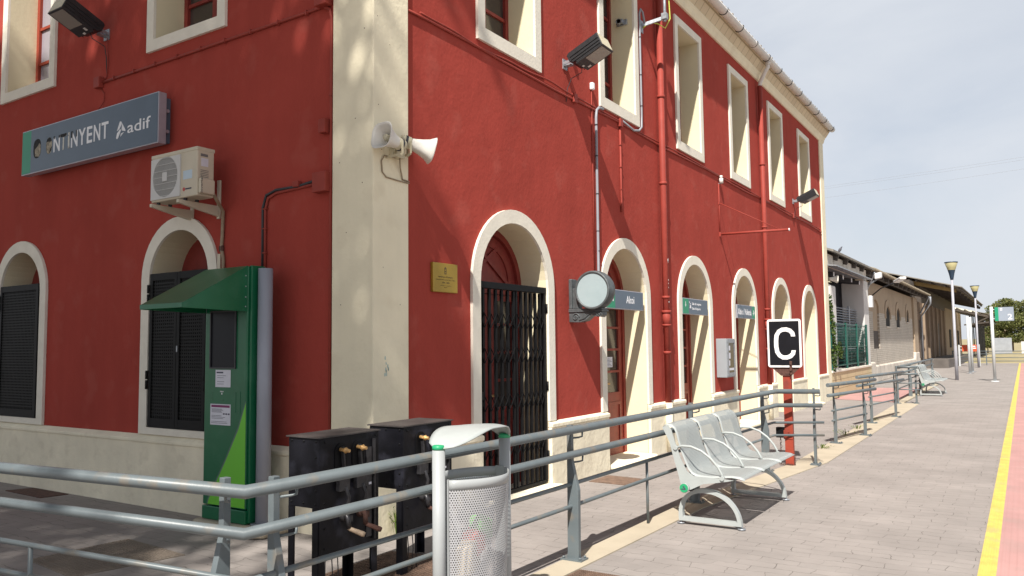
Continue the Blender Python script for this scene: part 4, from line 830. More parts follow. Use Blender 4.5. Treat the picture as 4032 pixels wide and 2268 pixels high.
# ================================================================ RAILINGS
def fin(x, y, ang, top=.965, zr=(.93, .755), parent=None, side=1, k=1):
    """tapered plate post; ang = direction (radians) of the rail's outward side"""
    dx, dy = math.cos(ang), math.sin(ang); tx, ty = -dy, dx
    pr = [(-.028, 0.012), (.075, 0.012), (.072, .30), (.062, .50), (.055, .53), (.015, .70), (.010, top), (-.028, top), (-.028, .5), (-.05, .30), (-.05, .02)]
    pr = [(-.035, .012), (.055, .012), (.060, .50), (.050, .54), (.010, .71), (.008, top), (-.028, top), (-.030, .50)]
    q = MB(); q.prism([(x+dx*u*k-tx*.019*k, y+dy*u*k-ty*.019*k, z) for u, z in pr], (tx*.038*k, ty*.038*k, 0)); post = q.build('post', 'rail', parent, bevel=.003)
    q = MB(); q.obox((x+dx*.01, y+dy*.01, .010), ((dx, dy, 0), (tx, ty, 0), (0, 0, 1)), (.085, .055, .008)); 
    for a in (-1, 1):
        for b in (-1, 1): q.cyl((x+dx*(.01+a*.066)+tx*b*.038, y+dy*(.01+a*.066)+ty*b*.038, .018), (x+dx*(.01+a*.066)+tx*b*.038, y+dy*(.01+a*.066)+ty*b*.038, .032), .010, n=8)
    q.build('base_plate', 'rail', post)
    for z in zr:
        q = MB()
        zb = z-.062; q.tube([(x+dx*.0+tx*.02, y+dy*.0+ty*.02, zb), (x+dx*.02+tx*.075, y+dy*.02+ty*.075, zb), (x+dx*.045+tx*.085, y+dy*.045+ty*.085, zb+.008), (x+dx*.047+tx*.085, y+dy*.047+ty*.085, z-.02)], .007, 8)
        q.build('hook_bracket', 'rail', post)
    return post
def rods(parent, name, pts, z, r, m='rail'):
    q = MB(); q.tube([(p[0], p[1], z if len(p) < 3 else p[2]) for p in pts], r, 20); return q.build(name, m, parent)
t = thing('ramp_railing', 'grey steel railing nearest the viewer, turning a corner and running past the bin and bench', 'railing', (1.58, 0, 0))
main = [(-1.9, -2.835), (1.560, -2.478), (1.625, .4), (1.655, 1.7), (1.74, 5.45), (2.235, 5.62)]
rods(t, 'handrail', main, .935, .030); rods(t, 'handrail', [(-1.9, -2.845), (1.572, -2.49), (1.63, .4), (1.66, 1.7), (1.745, 5.45), (2.25, 5.66)], .762, .026)
thin = [(-1.9, -2.77), (1.51, -2.43), (1.583, .38), (1.60, 1.72), (1.69, 5.5), (2.235, 5.80)]
rods(t, 'lower_rail', thin, .540, .015); rods(t, 'lower_rail', thin, .382, .015)
fin(1.31, -2.40, R(-90-3), parent=t); fin(1.49, -2.255, R(0), parent=t); fin(1.585, .385, 0, parent=t); fin(1.615, 2.80, 0, parent=t); fin(1.70, 5.02, 0, parent=t)
fin(2.115, 5.83, R(-90), parent=t, k=.7); fin(-1.3, -2.66, R(-93), parent=t)
for x, y in ((1.595, 1.72), (1.65, 3.95), (1.53, -.95), (0, -2.58)):
    q = MB(); q.cyl((x, y, .0), (x, y, .545), .012, n=12); q.build('baluster', 'rail', t)
def panel(a, b, label, z=(.90, .745, .50, .35), tops=(.35, .45)):
    a = V((a[0], a[1], 0)); b = V((b[0], b[1], 0)); d = (b-a).normalized(); sd = V((d.y, -d.x, 0)); Lp = (b-a).length
    t = thing('railing_panel', label, 'railing', (a.x, a.y, 0), group='short railing panels along the ramp kerb')
    for z_, r_ in zip(z[:2], (.030, .026)):
        q = MB(); q.tube([a-d*tops[0]+sd*.045+V((0, 0, z_)), b+d*tops[1]+sd*.045+V((0, 0, z_))], r_, 16); q.build('handrail', 'rail', t)
    for z_ in z[2:]:
        q = MB(); q.tube([a-d*.10+V((0, 0, z_)), b+d*.12+V((0, 0, z_))], .015, 12); q.build('lower_rail', 'rail', t)
    for p in (a, b): fin(p.x, p.y, math.atan2(sd.y, sd.x), top=.90, k=.55, zr=(z[0], z[1]), parent=t)
    return t
panel((1.905, 8.18), (2.12, 9.48), 'first short railing panel beyond the black letter C sign')
panel((1.90, 11.63), (2.12, 13.2), 'second short railing panel beyond the letter C sign, farther along the kerb', tops=(.9, .5))
t = thing('ramp_railing', 'far grey railing turning a corner beside the distant bench and pink paving', 'railing', (1.7, 17.1, 0))
for z_, r_ in ((.905, .030), (.735, .026)): rods(t, 'handrail', [(2.17, 17.0), (1.72, 17.0)], z_, r_)
for z_, r_ in ((.905, .030), (.735, .026)): rods(t, 'handrail', [(1.72, 17.2), (1.66, 26.7)], z_, r_)
for z_ in (.51, .355): rods(t, 'lower_rail', [(2.19, 17.05), (1.70, 17.0), (1.66, 26.5)], z_, .015)
fin(1.69, 17.05, R(-60), parent=t, top=.93); fin(2.10, 17.2, R(-90), parent=t, top=.90); fin(1.70, 19.58, 0, parent=t, top=.90); fin(1.72, 21.95, 0, parent=t, top=.9); fin(1.68, 26.2, 0, parent=t, top=.9)
# ================================================================ LITTER BIN
t = thing('litter_bin', 'punched pale grey steel litter bin hung between two round posts with green caps', 'litter bin', (1.85, -1.2, 0))
YA, YB_, XC = -1.512, -.90, 1.85
for y in (YA, YB_):
    q = MB(); q.cyl((XC, y, 0), (XC, y, 1.022), .033, n=28); p_ = q.build('post', 'bingrey', t)
    q = MB(); q.lathe([(.0, 1.046), (.028, 1.044), (.0335, 1.038), (.034, 1.021), (.0, 1.021)], (XC, y, 0), n=28); q.build('green_cap', 'capgreen', p_)
    q = MB(); q.cyl((XC, y, 0), (XC, y, .012), .075, n=24); q.build('foot_plate', 'bingrey', p_)
# basket: lens-shaped section between the posts, flat at the post ends
def lens(t_, s, k=1):    # t_ in 0..1 along y, s side
    y = YA+.045+(YB_-YA-.09)*t_; return (XC+s*(.026+.150*k*math.sin(math.pi*t_)**.75), y)
zt_, zb_ = .865, .24
ring = [(lens(i/24, 1)) for i in range(25)]+[(lens(1-i/24, -1)) for i in range(25)]; ring.append(ring[0])
acc = [0]
for a, b in zip(ring[:-1], ring[1:]): acc.append(acc[-1]+math.hypot(a[0]-b[0], a[1]-b[1]))
zs_ = [zb_, .35, .5, .65, zt_-.055]
grid('basket', [[(XC+(x-XC)*(.80+.20*(z-zb_)/(zt_-zb_)), y, z) for x, y in ring] for z in zs_], [[(u+5, z+1) for u in acc] for z in zs_], 'bindots', t)
grid('rim_band', [[(XC+(x-XC)*(.80+.20*(z-zb_)/(zt_-zb_)), y, z) for x, y in ring] for z in (zt_-.055, zt_-.03, zt_-.003)], [[(0, 0) for u in acc]]*3, 'bingrey', t, thick=.0015)
mb = MB(); mb.prism([(XC+(x-XC)*.8, y, zb_-.004) for x, y in ring[:-1]], (0, 0, .004)); mb.build('basket_floor', 'bingrey', t)
mb = MB()
for y, s in ((YA+.045, 1), (YB_-.045, -1)):
    mb.box(XC-.03, XC+.03, y-.006, y+.006, zb_, zt_)
each(mb, 'side_plate', 'bingrey', t)
Pn = []; nt_, ns_ = 22, 8
for i in range(nt_+1):
    u = i/nt_; y = YA-.005+(YB_-YA+.01)*u; e = max(0, (u-.82)/.18); z = 1.036+.058*(1-(1-min(1, u/.45))**2)+.022*math.sin(math.pi*u)-.058*e*e; hw = .028+.105*math.sin(math.pi*u**.75)**.6
    row = []
    for j in range(ns_+1):
        s = -1+2*j/ns_; row.append((XC+s*hw, y, z-.010*s*s-.020*s*(1-u)*math.sin(math.pi*min(1, u*2+.02))))
    Pn.append(row)
grid('curved_lid', Pn, [[(0, 0)]*(ns_+1)]*(nt_+1), 'seatpale', t, thick=.006)
mb = MB(); mb.obox((1.86, -1.23, .50), ((1, .3, .2), (0, 1, .4), (0, 0, 1)), (.05, .05, .07)); mb.build('wrapper', 'litterR', None, bevel=.015); o = bpy.data.objects[-1] if 0 else C.objects[-1]; tag(o, 'crumpled red wrapper showing through the punched litter bin', 'litter', 'wrappers inside the litter bin')
mb = MB(); mb.obox((1.87, -1.17, .57), ((1, -.3, .4), (0, 1, -.5), (0, 0, 1)), (.055, .07, .05)); o = mb.build('wrapper', 'litterG', None, bevel=.015); tag(o, 'crumpled green wrapper showing through the punched litter bin', 'litter', 'wrappers inside the litter bin')
mb = MB(); mb.obox((1.86, -1.28, .44), ((1, .5, .1), (-.3, 1, .2), (0, 0, 1)), (.05, .08, .08)); o = mb.build('wrapper', 'litterW', None, bevel=.015); tag(o, 'crumpled cream wrapper showing through the punched litter bin', 'litter', 'wrappers inside the litter bin')
# ================================================================ BENCHES  (local: x = depth, back foot at 0; y along)
t = bench = thing('bench', 'pale grey punched-steel three-seat bench with curved armrests in the foreground', 'bench', (0, 0, 0), group='three-seat platform benches')
prof = [(-.115, .835), (-.085, .853), (-.045, .85), (-.012, .825), (.008, .78), (.022, .72), (.045, .64), (.075, .56), (.105, .49), (.135, .452), (.17, .435), (.22, .428), (.30, .428), (.40, .438), (.48, .445), (.545, .440), (.585, .425)]
pl = [0]
for a, b in zip(prof[:-1], prof[1:]): pl.append(pl[-1]+math.hypot(a[0]-b[0], a[1]-b[1]))
for k in range(3):
    y0 = .02+k*.585; y1 = y0+.56; cols = [y0, y0+.03, y0+.031]+list(np.linspace(y0+.06, y1-.06, 7))+[y1-.031, y1-.03, y1]
    Pn = []; uvn = []
    for (x, z), u in zip(prof, pl):
        row = []; ur = []
        for y in cols:
            e = min(y-y0, y1-y)/.03; lip = .012*max(0, 1-e)
            row.append((x, y, z-lip)); solid = (e < 1.02) or u < .05 or u > pl[-1]-.04 or pl[-7] < u < pl[-6] and False
            ur.append((y, -.05 if solid else u+1))
        Pn.append(row); uvn.append(ur)
    grid('seat', Pn, uvn, 'seatdots', t, thick=.0035, local=True)
for k in range(4):      # armrests
    y = .012+k*.585+ (0 if k else -.0); 
    if k == 3: y = 1.765
    q = MB(); q.tube([(.005, y, .655), (.06, y, .672), (.14, y, .670), (.23, y, .638), (.31, y, .58), (.37, y, .51), (.40, y, .455), (.405, y, .43)], .0105, 10)
    if k in (0, 3):
        s = -1 if k == 0 else 1
        for c in ((.005, .655), (.405, .425)): q.cyl((c[0], y-s*.01, c[1]), (c[0], y+s*.022, c[1]), .019, n=14); 
    q.build('armrest', 'seatpale', t, local=True)
sp = [(-.115, .825), (-.06, .845), (-.03, .80), (.0, .70), (.05, .56), (.10, .46), (.16, .425), (.40, .42), (.50, .415), (.44, .40), (.36, .385), (.24, .365), (.13, .31), (.07, .30), (.045, .34), (.02, .44), (-.02, .58), (-.05, .70), (-.09, .78)]
for y in (.003, 1.765):
    q = MB(); plate(q, [sp], .008, Matrix(((1, 0, 0, 0), (0, 0, -1, y+.008), (0, 1, 0, 0), (0, 0, 0, 1)))); q.build('side_plate', 'seatpale', t, bevel=.002, local=True)
for k in (1, 2):
    q = MB(); y = .006+k*.585; plate(q, [sp], .006, Matrix(((1, 0, 0, 0), (0, 0, -1, y+.003), (0, 1, 0, 0), (0, 0, 0, 1)))); q.build('rib', 'seatpale', t, local=True)
q = MB(); q.cyl((.085, -.01, .325), (.085, 1.79, .325), .034, n=20); q.build('beam', 'galv', t, local=True)
q = MB(); q.cyl((.085, -.035, .325), (.085, -.01, .325), .040, n=28); q.build('beam_end', 'seatpale', t, local=True)
q = MB(); q.cyl((.085, -.043, .325), (.085, -.036, .325), .036, n=28); o = q.build('green_cap', 'capgreen', t, local=True)
q = MB(); plate(q, [[(.06, .312), (.10, .312), (.105, .318), (.085, .345), (.075, .338), (.088, .322), (.06, .32)]], .001, Matrix(((1, 0, 0, 0), (0, 0, -1, -.0435), (0, 1, 0, 0), (0, 0, 0, 1)))); q.build('cap_mark', 'ink', o, local=True)
for y in (.10, 1.56):
    out = []; inn = []
    for i in range(29):
        a = math.pi*(1-i/28); cx_ = .262
        out.append((cx_+.272*math.cos(a)+.012*math.sin(a)*-3, .028+.285*math.sin(a)**.86)); 
    for i in range(29):
        a = math.pi*i/28; inn.append((.262+.236*math.cos(a)-.036*math.sin(a), .062+.215*math.sin(a)**.86))
    q = MB(); plate(q, [out, inn], .05, Matrix(((1, 0, 0, 0), (0, 0, -1, y+.025), (0, 1, 0, 0), (0, 0, 0, 1)))); lg = q.build('leg_arch', 'seatpale', t, bevel=.006, local=True)
    q = MB()
    for x in (.0, .525): q.cyl((x, y, .010), (x, y, .03), .010, n=10); q.cyl((x, y, .0), (x, y, .012), .033, n=20)
    each(q, 'foot_disc', 'galv', lg, local=True)
    q = MB(); q.box(.05, .12, y-.03, y+.03, .285, .30); q.build('clamp', 'cableblk', lg, local=True)
bench.location = (1.825, 1.80, 0)
dup(bench, (1.875, 20.3, 0), 0, 'distant pale grey three-seat bench beside the far railing corner')
# ================================================================ POINT CONTROL BOXES
def pbox(x0, x1, y0, y1, label, seed):
    rr = random.Random(seed); t = thing('point_control_box', label, 'control box', ((x0+x1)/2, (y0+y1)/2, 0), group='black lever boxes in front of the corner pillar')
    q = MB(); q.box(x0, x1-.004, y0, y1, .572, .995); q.build('cabinet', 'blackbox', t, bevel=.004)
    q = MB(); q.box(x0-.012, x1+.012, y0-.012, y1+.012, .996, 1.004); q.build('lid', 'lidtop', t)
    q = MB(); q.box(x1-.003, x1+.004, y0, y1-.0, .292, .994); q.build('front_plate', 'blackbox', t, bevel=.002)
    for (a, b) in ((x0+.022, y0+.022), (x1-.03, y0+.022), (x0+.022, y1-.022), (x1-.03, y1-.022)):
        q = MB(); s1 = 1 if a < (x0+x1)/2 else -1; s2 = 1 if b < (y0+y1)/2 else -1
        q.box(min(a-s1*.02, a+s1*.03), max(a-s1*.02, a+s1*.03), b-s2*.02-.003, b-s2*.02+.003, 0, .572); q.box(a-s1*.02-.003, a-s1*.02+.003, min(b-s2*.02, b+s2*.03), max(b-s2*.02, b+s2*.03), 0, .572); q.build('leg', 'blackbox', t)
    q = MB()
    for x in np.linspace(x0+.03, x1-.03, 3):
        for z in (.60, .975): q.lathe([(0, .006), (.006, .005), (.008, .0)], (x, y0, z), (0, -1, 0), n=10)
    for z in (.68, .78, .88): q.lathe([(0, .006), (.006, .005), (.008, .0)], (x1-.03, y0, z), (0, -1, 0), n=10)
    for y in (y0+.04, y1-.03):
        for z in (.97, .6, .45, .33): q.lathe([(0, .006), (.007, .005), (.009, .0)], (x1+.004, y, z), (1, 0, 0), n=10)
    each(q, 'rivet', 'black', t)
    xf = x1+.004
    for k, yy in enumerate((y0+(y1-y0)*.33, y0+(y1-y0)*.62)):
        q = MB(); plate(q, [arch(yy, .052, .70, .90, n=16)], .006, frame_right(xf)); q.build('lever_guard', 'black', t)
        q = MB(); q.beam((xf+.016, yy, .93), (xf+.016, yy+.02, .74), .012, .03, up=(1, 0, 0)); q.lathe([(0, .02), (.035, .018), (.04, .0)], (xf, yy+.01, .73), (1, 0, 0), n=18); q.box(xf, xf+.035, yy-.04, yy+.05, .66, .74); q.tube([(xf+.03, yy+.015, .68), (xf+.045, yy+.03, .62), (xf+.035, yy+.025, .55)], .012, 8); q.build('lever', 'lever', t, bevel=.003)
        q = MB(); q.tube([(xf+.01, yy-.012, .915), (xf+.035, yy-.01, .913), (xf+.055, yy-.008, .911), (xf+.062, yy-.008, .911), (xf+.085, yy-.006, .909)], [.012, .010, .020, .013, .010], 10); q.beam((xf+.045, yy-.03, .916), (xf+.045, yy+.012, .908), .012, .014); q.build('lever_knob', 'brass', t); 
        q = MB(); q.tube([(xf+.01, yy+.02, .50), (xf+.04, yy+.02, .505), (xf+.05, yy+.02, .48), (xf+.05, yy+.025, .43)], .016, 10); q.lathe([(0, .03), (.028, .028), (.03, 0)], (xf, yy+.02, .50), (1, 0, 0), n=16); q.box(xf+.02, xf+.03, yy+.055, yy+.08, .46, .50); q.build('crank', 'rust' if k else 'lever', t)
        q = MB(); q.tube([(xf+.045, yy+.02, .435), (xf+.055, yy+.03, .425), (xf+.135, yy+.06, .398), (xf+.145, yy+.065, .394)], [.011, .013, .017, .014], 12); q.build('crank_grip', 'woodgrip' if (k == 0 and seed == 1) else 'rust', t)
    q = MB(); q.box(xf, xf+.02, y1-.06, y1-.05, .31, .95); q.box(xf, xf+.006, y1-.12, y1-.07, .33, .9); q.build('guide_rail', 'lever', t)
    q = MB(); plate(q, [rect(y1-.10, y1-.075, .66, .675)], .001, frame_right(xf+.0062)); q.build('number_tag', 'paper', t)
    q = MB()
    for k in range(3): q.tube([(x1-.05, y0+.10+.05*k, .30), (x1-.045+rr.uniform(-.01, .01), y0+.10+.05*k, .15), (x1-.05, y0+.10+.05*k, .0)], .0035, 6)
    each(q, 'wire', 'cableblk', t)
    return t
pbox(.497, .769, -1.30, -.78, 'nearer black iron lever box on legs, brass knobs and a pale crank grip', 1)
pbox(.477, .785, -.55, -.005, 'farther black iron lever box, partly hidden by the litter bin', 2)
# covers and grates in the paving
def cover(label, pts, m, name, z=.003, ribs=0):
    q = MB(); q.prism([(a, b, -.01) for a, b in pts], (0, 0, .01+z)); o = q.build(name, m); tag(o, label, name.replace('_', ' '))
    if ribs:
        q = MB(); a, b, c, d = [V((p[0], p[1], z)) for p in pts]
        for i in range(1, ribs):
            u = i/ribs; q.beam(a.lerp(b, u)*.98+(a+c)*.01, d.lerp(c, u)*.98+(a+c)*.01, .006, .006); q.beam(a.lerp(d, u)*.98+(a+c)*.01, b.lerp(c, u)*.98+(a+c)*.01, .006, .006)
        q.build('ribs', m, o)
cover('pale steel manhole cover in the shaded paving, lower left', [(-1.90, -1.66), (-1.16, -1.74), (-1.0, -.97), (-1.86, -.90)], 'cover', 'manhole_cover', ribs=24)
cover('brown chequered trench cover under the black lever boxes', [(.30, -1.5), (1.05, -1.5), (1.05, .05), (.28, -.10)], 'grate', 'trench_cover', ribs=26)
cover('brown cover plate in the paving in front of the second doorway', [(.17, 3.37), (.68, 3.35), (.70, 3.81), (.18, 3.85)], 'grate', 'cover_plate')
cover('rusty grate cut by the bottom edge of the photo beside the bin', [(1.74, -.45), (2.15, -.45), (2.06, .19), (1.74, .19)], 'grate', 'floor_grate', ribs=20)
cover('old dark iron cover beside the plinth at the left edge', [(-5.2, -.30), (-4.4, -.33), (-4.35, -.06), (-5.1, -.05)], 'rust', 'drain_cover')
# weeds
def weed(label, x, y, n_, h, spread, lean=0):
    q = MB(); rr = random.Random(int(x*1000+y*77))
    for i in range(n_):
        a = rr.uniform(0, 2*math.pi); r_ = spread*rr.random(); hh = h*rr.uniform(.5, 1); b = V((x+.3*r_*math.cos(a), y+.3*r_*math.sin(a), 0)); tp = V((x+r_*math.cos(a), y+r_*math.sin(a), hh)); md = (b+tp)/2+V((0, 0, hh*.25)); s = V((-math.sin(a), math.cos(a), 0))*.006
        q.add([b-s, b+s, md+s, md-s, tp], [(0, 1, 2, 3), (3, 2, 4)])
        for k in range(3):
            p = b.lerp(md if k < 2 else tp, rr.uniform(.5, 1)); l_ = V((rr.uniform(-1, 1), rr.uniform(-1, 1), rr.uniform(0, 1))).normalized()*.025; w_ = l_.cross(V((0, 0, 1))).normalized()*.008; q.add([p, p+l_*.5+w_, p+l_, p+l_*.5-w_], [(0, 1, 2, 3)])
    tag(q.build('weed', 'weed'), label, 'weed', 'weeds growing in the joints')
weed('small green weed at the foot of the corner pillar between the lever boxes', .06, .24, 46, .26, .10)
weed('flat dark weed at the kerb joint before the first short railing panel', 1.85, 7.5, 16, .07, .2)
weed('wispy weed at the kerb joint under the first short railing panel', 1.84, 9.35, 16, .13, .25)
weed('low weed at the kerb joint just past the first short panel', 1.84, 10.5, 12, .07, .25)
weed('low weed at the kerb joint beside the second short panel', 1.86, 12.2, 10, .06, .2)
# ================================================================ LETTER C SIGN
t = thing('stop_board', 'black board with a white letter C on a rusty vermilion post', 'signal board', (1.84, 5.65, 0))
def rr_(u0, u1, v0, v1, r_, n_=6):
    o = []
    for cx_, cy_, a0 in ((u1-r_, v1-r_, 0), (u0+r_, v1-r_, 90), (u0+r_, v0+r_, 180), (u1-r_, v0+r_, 270)):
        o += [(cx_+r_*math.cos(R(a0+90*i/n_)), cy_+r_*math.sin(R(a0+90*i/n_))) for i in range(n_+1)]
    return o
fb = frame_left(5.60); mb = MB(); plate(mb, [rr_(1.628, 2.045, 1.232, 1.842, .03)], .018, fb); mb.build('board', 'boardwhite', t, bevel=.003)
mb = MB(); plate(mb, [rr_(1.652, 2.021, 1.258, 1.816, .008)], .002, frame_left(5.5818)); mb.build('black_field', 'boardblack', t)
cx_, cz_ = 1.838, 1.537; o_ = []; i_ = []
for k in range(41):
    a = R(38)+ (R(322)-R(38))*k/40; o_.append((cx_+.118*math.copysign(abs(math.cos(a))**.85, math.cos(a)), cz_+.205*math.copysign(abs(math.sin(a))**.75, math.sin(a)))); i_.append((cx_+.070*math.copysign(abs(math.cos(a))**.85, math.cos(a)), cz_+.150*math.copysign(abs(math.sin(a))**.75, math.sin(a))))
mb = MB(); R_ = .048
# C drawn as a constant-width stroke
path = [(cx_+.112, cz_+.085), (cx_+.105, cz_+.125), (cx_+.075, cz_+.158), (cx_+.03, cz_+.175), (cx_-.02, cz_+.172), (cx_-.062, cz_+.15), (cx_-.092, cz_+.10), (cx_-.10, cz_+.03), (cx_-.10, cz_-.04), (cx_-.09, cz_-.11), (cx_-.062, cz_-.155), (cx_-.02, cz_-.18), (cx_+.03, cz_-.18), (cx_+.075, cz_-.163), (cx_+.105, cz_-.13), (cx_+.113, cz_-.09)]
def stroke(path, wd):
    L_, R__ = [], []
    for i, p in enumerate(path):
        a = path[max(0, i-1)]; b = path[min(len(path)-1, i+1)]; d = V((b[0]-a[0], b[1]-a[1])).normalized(); n_ = V((-d.y, d.x))*wd/2
        if i in (0, len(path)-1): n_ = V((math.copysign(wd/2, n_.x), 0))
        L_.append((p[0]+n_.x, p[1]+n_.y)); R__.append((p[0]-n_.x, p[1]-n_.y))
    return L_+R__[::-1]
plate(mb, [stroke(path, .052)], .002, frame_left(5.5796)); mb.build('letter', 'boardwhite', t)
mb = MB(); plate(mb, [[(1.66, 1.235), (2.02, 1.235), (1.905, 1.125), (1.78, 1.125)]], .012, frame_left(5.612)); mb.build('gusset', 'rust', t)
mb = MB(); mb.box(1.895, 1.925, 5.565, 5.597, 1.14, 1.31); mb.cyl((1.91, 5.55, 1.20), (1.91, 5.57, 1.20), .018, n=8); mb.cyl((1.91, 5.55, 1.275), (1.91, 5.57, 1.275), .014, n=8); mb.build('clamp_bar', 'rust', t, bevel=.005)
mb = MB(); mb.box(1.795, 1.895, 5.615, 5.625, .0, 1.215); mb.box(1.795, 1.803, 5.6251, 5.68, .0, 1.215); mb.box(1.887, 1.895, 5.6251, 5.68, .0, 1.215); mb.box(1.785, 1.80, 5.60, 5.66, .33, .44); mb.box(1.796, 1.894, 5.608, 5.6149, .33, .345)
for z in (.36, .42): mb.cyl((1.845, 5.605, z), (1.845, 5.616, z), .009, n=8)
mb.build('post', 'signred', t, bevel=.002)
mb = MB(); mb.box(1.69, 1.785, 5.60, 5.68, .345, .475); mb.build('lock_box', 'black', t, bevel=.006)
mb = MB()
for k in range(7):
    z = .33-k*.032; c_ = V((1.735+.004*(k % 2), 5.64, z)); ax = V((1, 0, 0)) if k % 2 else V((0, 1, 0)); mb.tube([c_+ax*.010*math.cos(a)+V((0, 0, .019*math.sin(a))) for a in [2*math.pi*i/12 for i in range(12)]], .0035, 6, closed=True)
for k in range(8):
    c_ = V((1.74+k*.022, 5.60+.01*math.sin(k*2), .015)); ax = V((1, 0, 0)); bb = V((0, 1, 0)) if k % 2 else V((0, 0, 1)); mb.tube([c_+ax*.017*math.cos(a)+bb*.010*math.sin(a) for a in [2*math.pi*i/12 for i in range(12)]], .0035, 6, closed=True)
for k in range(4):
    c_ = V((1.91, 5.62, .03+k*.03)); ax = V((1, 0, 0)) if k % 2 else V((0, 1, 0)); mb.tube([c_+ax*.010*math.cos(a)+V((0, 0, .017*math.sin(a))) for a in [2*math.pi*i/12 for i in range(12)]], .0035, 6, closed=True)
mb.build('chain', 'rust', t)
# ================================================================ PLATFORM FURNITURE, FAR
def plat_sign(name, label, x, y, z0, z1, w0, w1, post_x, m1, mgreen, num):
    t = thing(name, label, 'sign', (post_x, y, 0)); f = frame_left(y-.03)
    q = MB(); q.cyl((post_x, y, 0), (post_x, y, z1+.03), .054, n=20); q.lathe([(0, .03), (.12, .025), (.14, 0)], (post_x, y, 0), n=20); q.build('post', 'palepost', t)
    q = MB(); plate(q, [rect(w0, w1, z0, z1)], .05, f); q.build('panel', m1, t, bevel=.004)
    q = MB(); 
    for z in (z0+.08, z1-.08): q.cyl((post_x, y, z), (w0, y-.03, z), .018, n=8)
    q.build('bracket', 'palepost', t)
    return t
t = plat_sign('platform_sign', 'grey number 2 sign with a green end on a pale post, far right', 0, 29.9, 2.25, 2.76, 3.53, 4.13, 3.42, 'signgrey', 1, '2')
mb = MB(); plate(mb, [rect(3.53, 3.645, 2.252, 2.758)], .002, frame_left(29.8197)); mb.build('green_band', 'signgreen', t)
mb = MB(); text(mb, '2', 3.935, 4.075, 2.30, 2.50, frame_left(29.8197), .002, .01); plate(mb, [rect(3.70, 3.775, 2.70, 2.72), rect(3.70, 3.775, 2.64, 2.665)], .002, frame_left(29.8197)); mb.build('lettering', 'white', t)
t = thing('lamp_post', 'nearer platform lamp with a yellowed cone shade and dark blue neck', 'lamp post', (0, 0, 0), group='platform lamp posts')
mb = MB(); mb.tube([(0, 0, 0), (0, 0, 1.3), (0, 0, 1.35), (0, 0, 3.94)], [.064, .060, .052, .045], 16); mb.build('pole', 'lamppole', t, local=True)
mb = MB(); mb.lathe([(.046, 3.93), (.055, 3.94), (.075, 4.05), (.10, 4.18), (.135, 4.32)], (0, 0, 0), n=24); mb.build('neck', 'lampblue', t, local=True)
mb = MB(); mb.lathe([(.135, 4.321), (.16, 4.40), (.235, 4.62), (.225, 4.63), (.0, 4.60)], (0, 0, 0), n=28); mb.build('shade', 'lampglass', t, local=True)
mb = MB(); mb.lathe([(.238, 4.61), (.245, 4.625), (.238, 4.645), (0, 4.66)], (0, 0, 0), n=28); mb.build('cap', 'lampblue', t, local=True)
t.location = (2.12, 30.9, 0); dup(t, (2.18, 47.4, 0), 0, 'farther platform lamp with a cone shade, beyond the pair of pale posts')
for lab, x, y in (('nearer of the two plain pale posts beside the platform lamps', 2.204, 38.23), ('farther of the two plain pale posts beside the platform lamps', 2.23, 39.96)):
    t = thing('metal_post', lab, 'post', (x, y, 0), group='plain pale posts on the platform'); mb = MB(); mb.cyl((x, y, 0), (x, y, 2.67), .055, n=16); mb.build('pole', 'palepost', t); mb = MB(); mb.cyl((x, y, 0), (x, y, .02), .15, n=16); mb.build('foot_plate', 'galv', t)
t = thing('notice_board', 'small vermilion notice board between two grey posts at the platform end', 'sign', (1.6, 50, 0))
mb = MB(); mb.box(1.25, 2.03, 49.97, 50.0, .88, 1.27); mb.build('panel', 'redsign', t); mb = MB()
for a, b, z in ((1.66, 1.95, 1.15), (1.66, 1.98, 1.04)): mb.box(a, b, 49.962, 49.969, z, z+.055)
each(mb, 'text_bar', 'white', t); mb = MB(); mb.box(1.05, 1.14, 49.97, 50.06, 0, 1.27); mb.box(1.14, 1.25, 49.98, 50, .95, .99); mb.box(1.14, 1.25, 49.98, 50, 1.15, 1.19); mb.box(2.10, 2.17, 49.97, 50.06, 0, 1.29); mb.build('post', 'palepost', t)
t = thing('pipe_fence', 'low pipe fence closing the far end of the platform in front of dry grass', 'fence', (3, 52.5, 0)); 
for z in (.86, .69, .47, .25):
    mb = MB(); mb.cyl((.55, 52.2, z), (9.5, 53.4, z), .022, n=8); mb.build('pipe', 'rail', t)
for x in (.6, 2.4, 4.9, 7.2, 9.4):
    mb = MB(); mb.box(x-.03, x+.03, 52.2+(x-.55)*.134-.03, 52.2+(x-.55)*.134+.03, 0, .9); mb.build('post', 'rail', t)
# ================================================================ ANNEX BETWEEN STATION AND GOODS SHED
t = thing('garden_wall', 'low cream block wall carrying the green fence, just past the red building', 'wall', (0, 21, 0))
mb = MB(); mb.box(-.22, .0, 17.96, 24.6, -.02, .70); mb.build('blockwork', 'yblock', t); mb = MB(); mb.box(-.25, .025, 17.96, 24.6, .702, .765); mb.build('coping', 'trim', t, bevel=.008)
t = thing('wire_fence', 'green mesh fence with slatted infill standing on the low cream wall', 'fence', (0, 21, .77))
mb = MB()
for z in (.86, 1.38, 2.03): mb.box(-.03, -.0, 18.1, 24.0, z, z+.03)
mb.build('horizontal_rail', 'fencegreen', t)
for y in (18.08, 20.25, 22.05, 23.85):
    mb = MB(); mb.box(-.04, .02, y-.05, y+.05, .77, 2.10); mb.build('post', 'fencegreen', t)
mb = MB(); 
for k in range(30): mb.cyl((-.012, 18.12+k*.2, .86), (-.012, 18.12+k*.2, 2.04), .004, n=5)
for k in range(12): mb.cyl((-.012, 18.1, .9+k*.1), (-.012, 24.0, .9+k*.1), .004, n=5)
mb.build('mesh', 'fencegreen', t)
mb = MB()
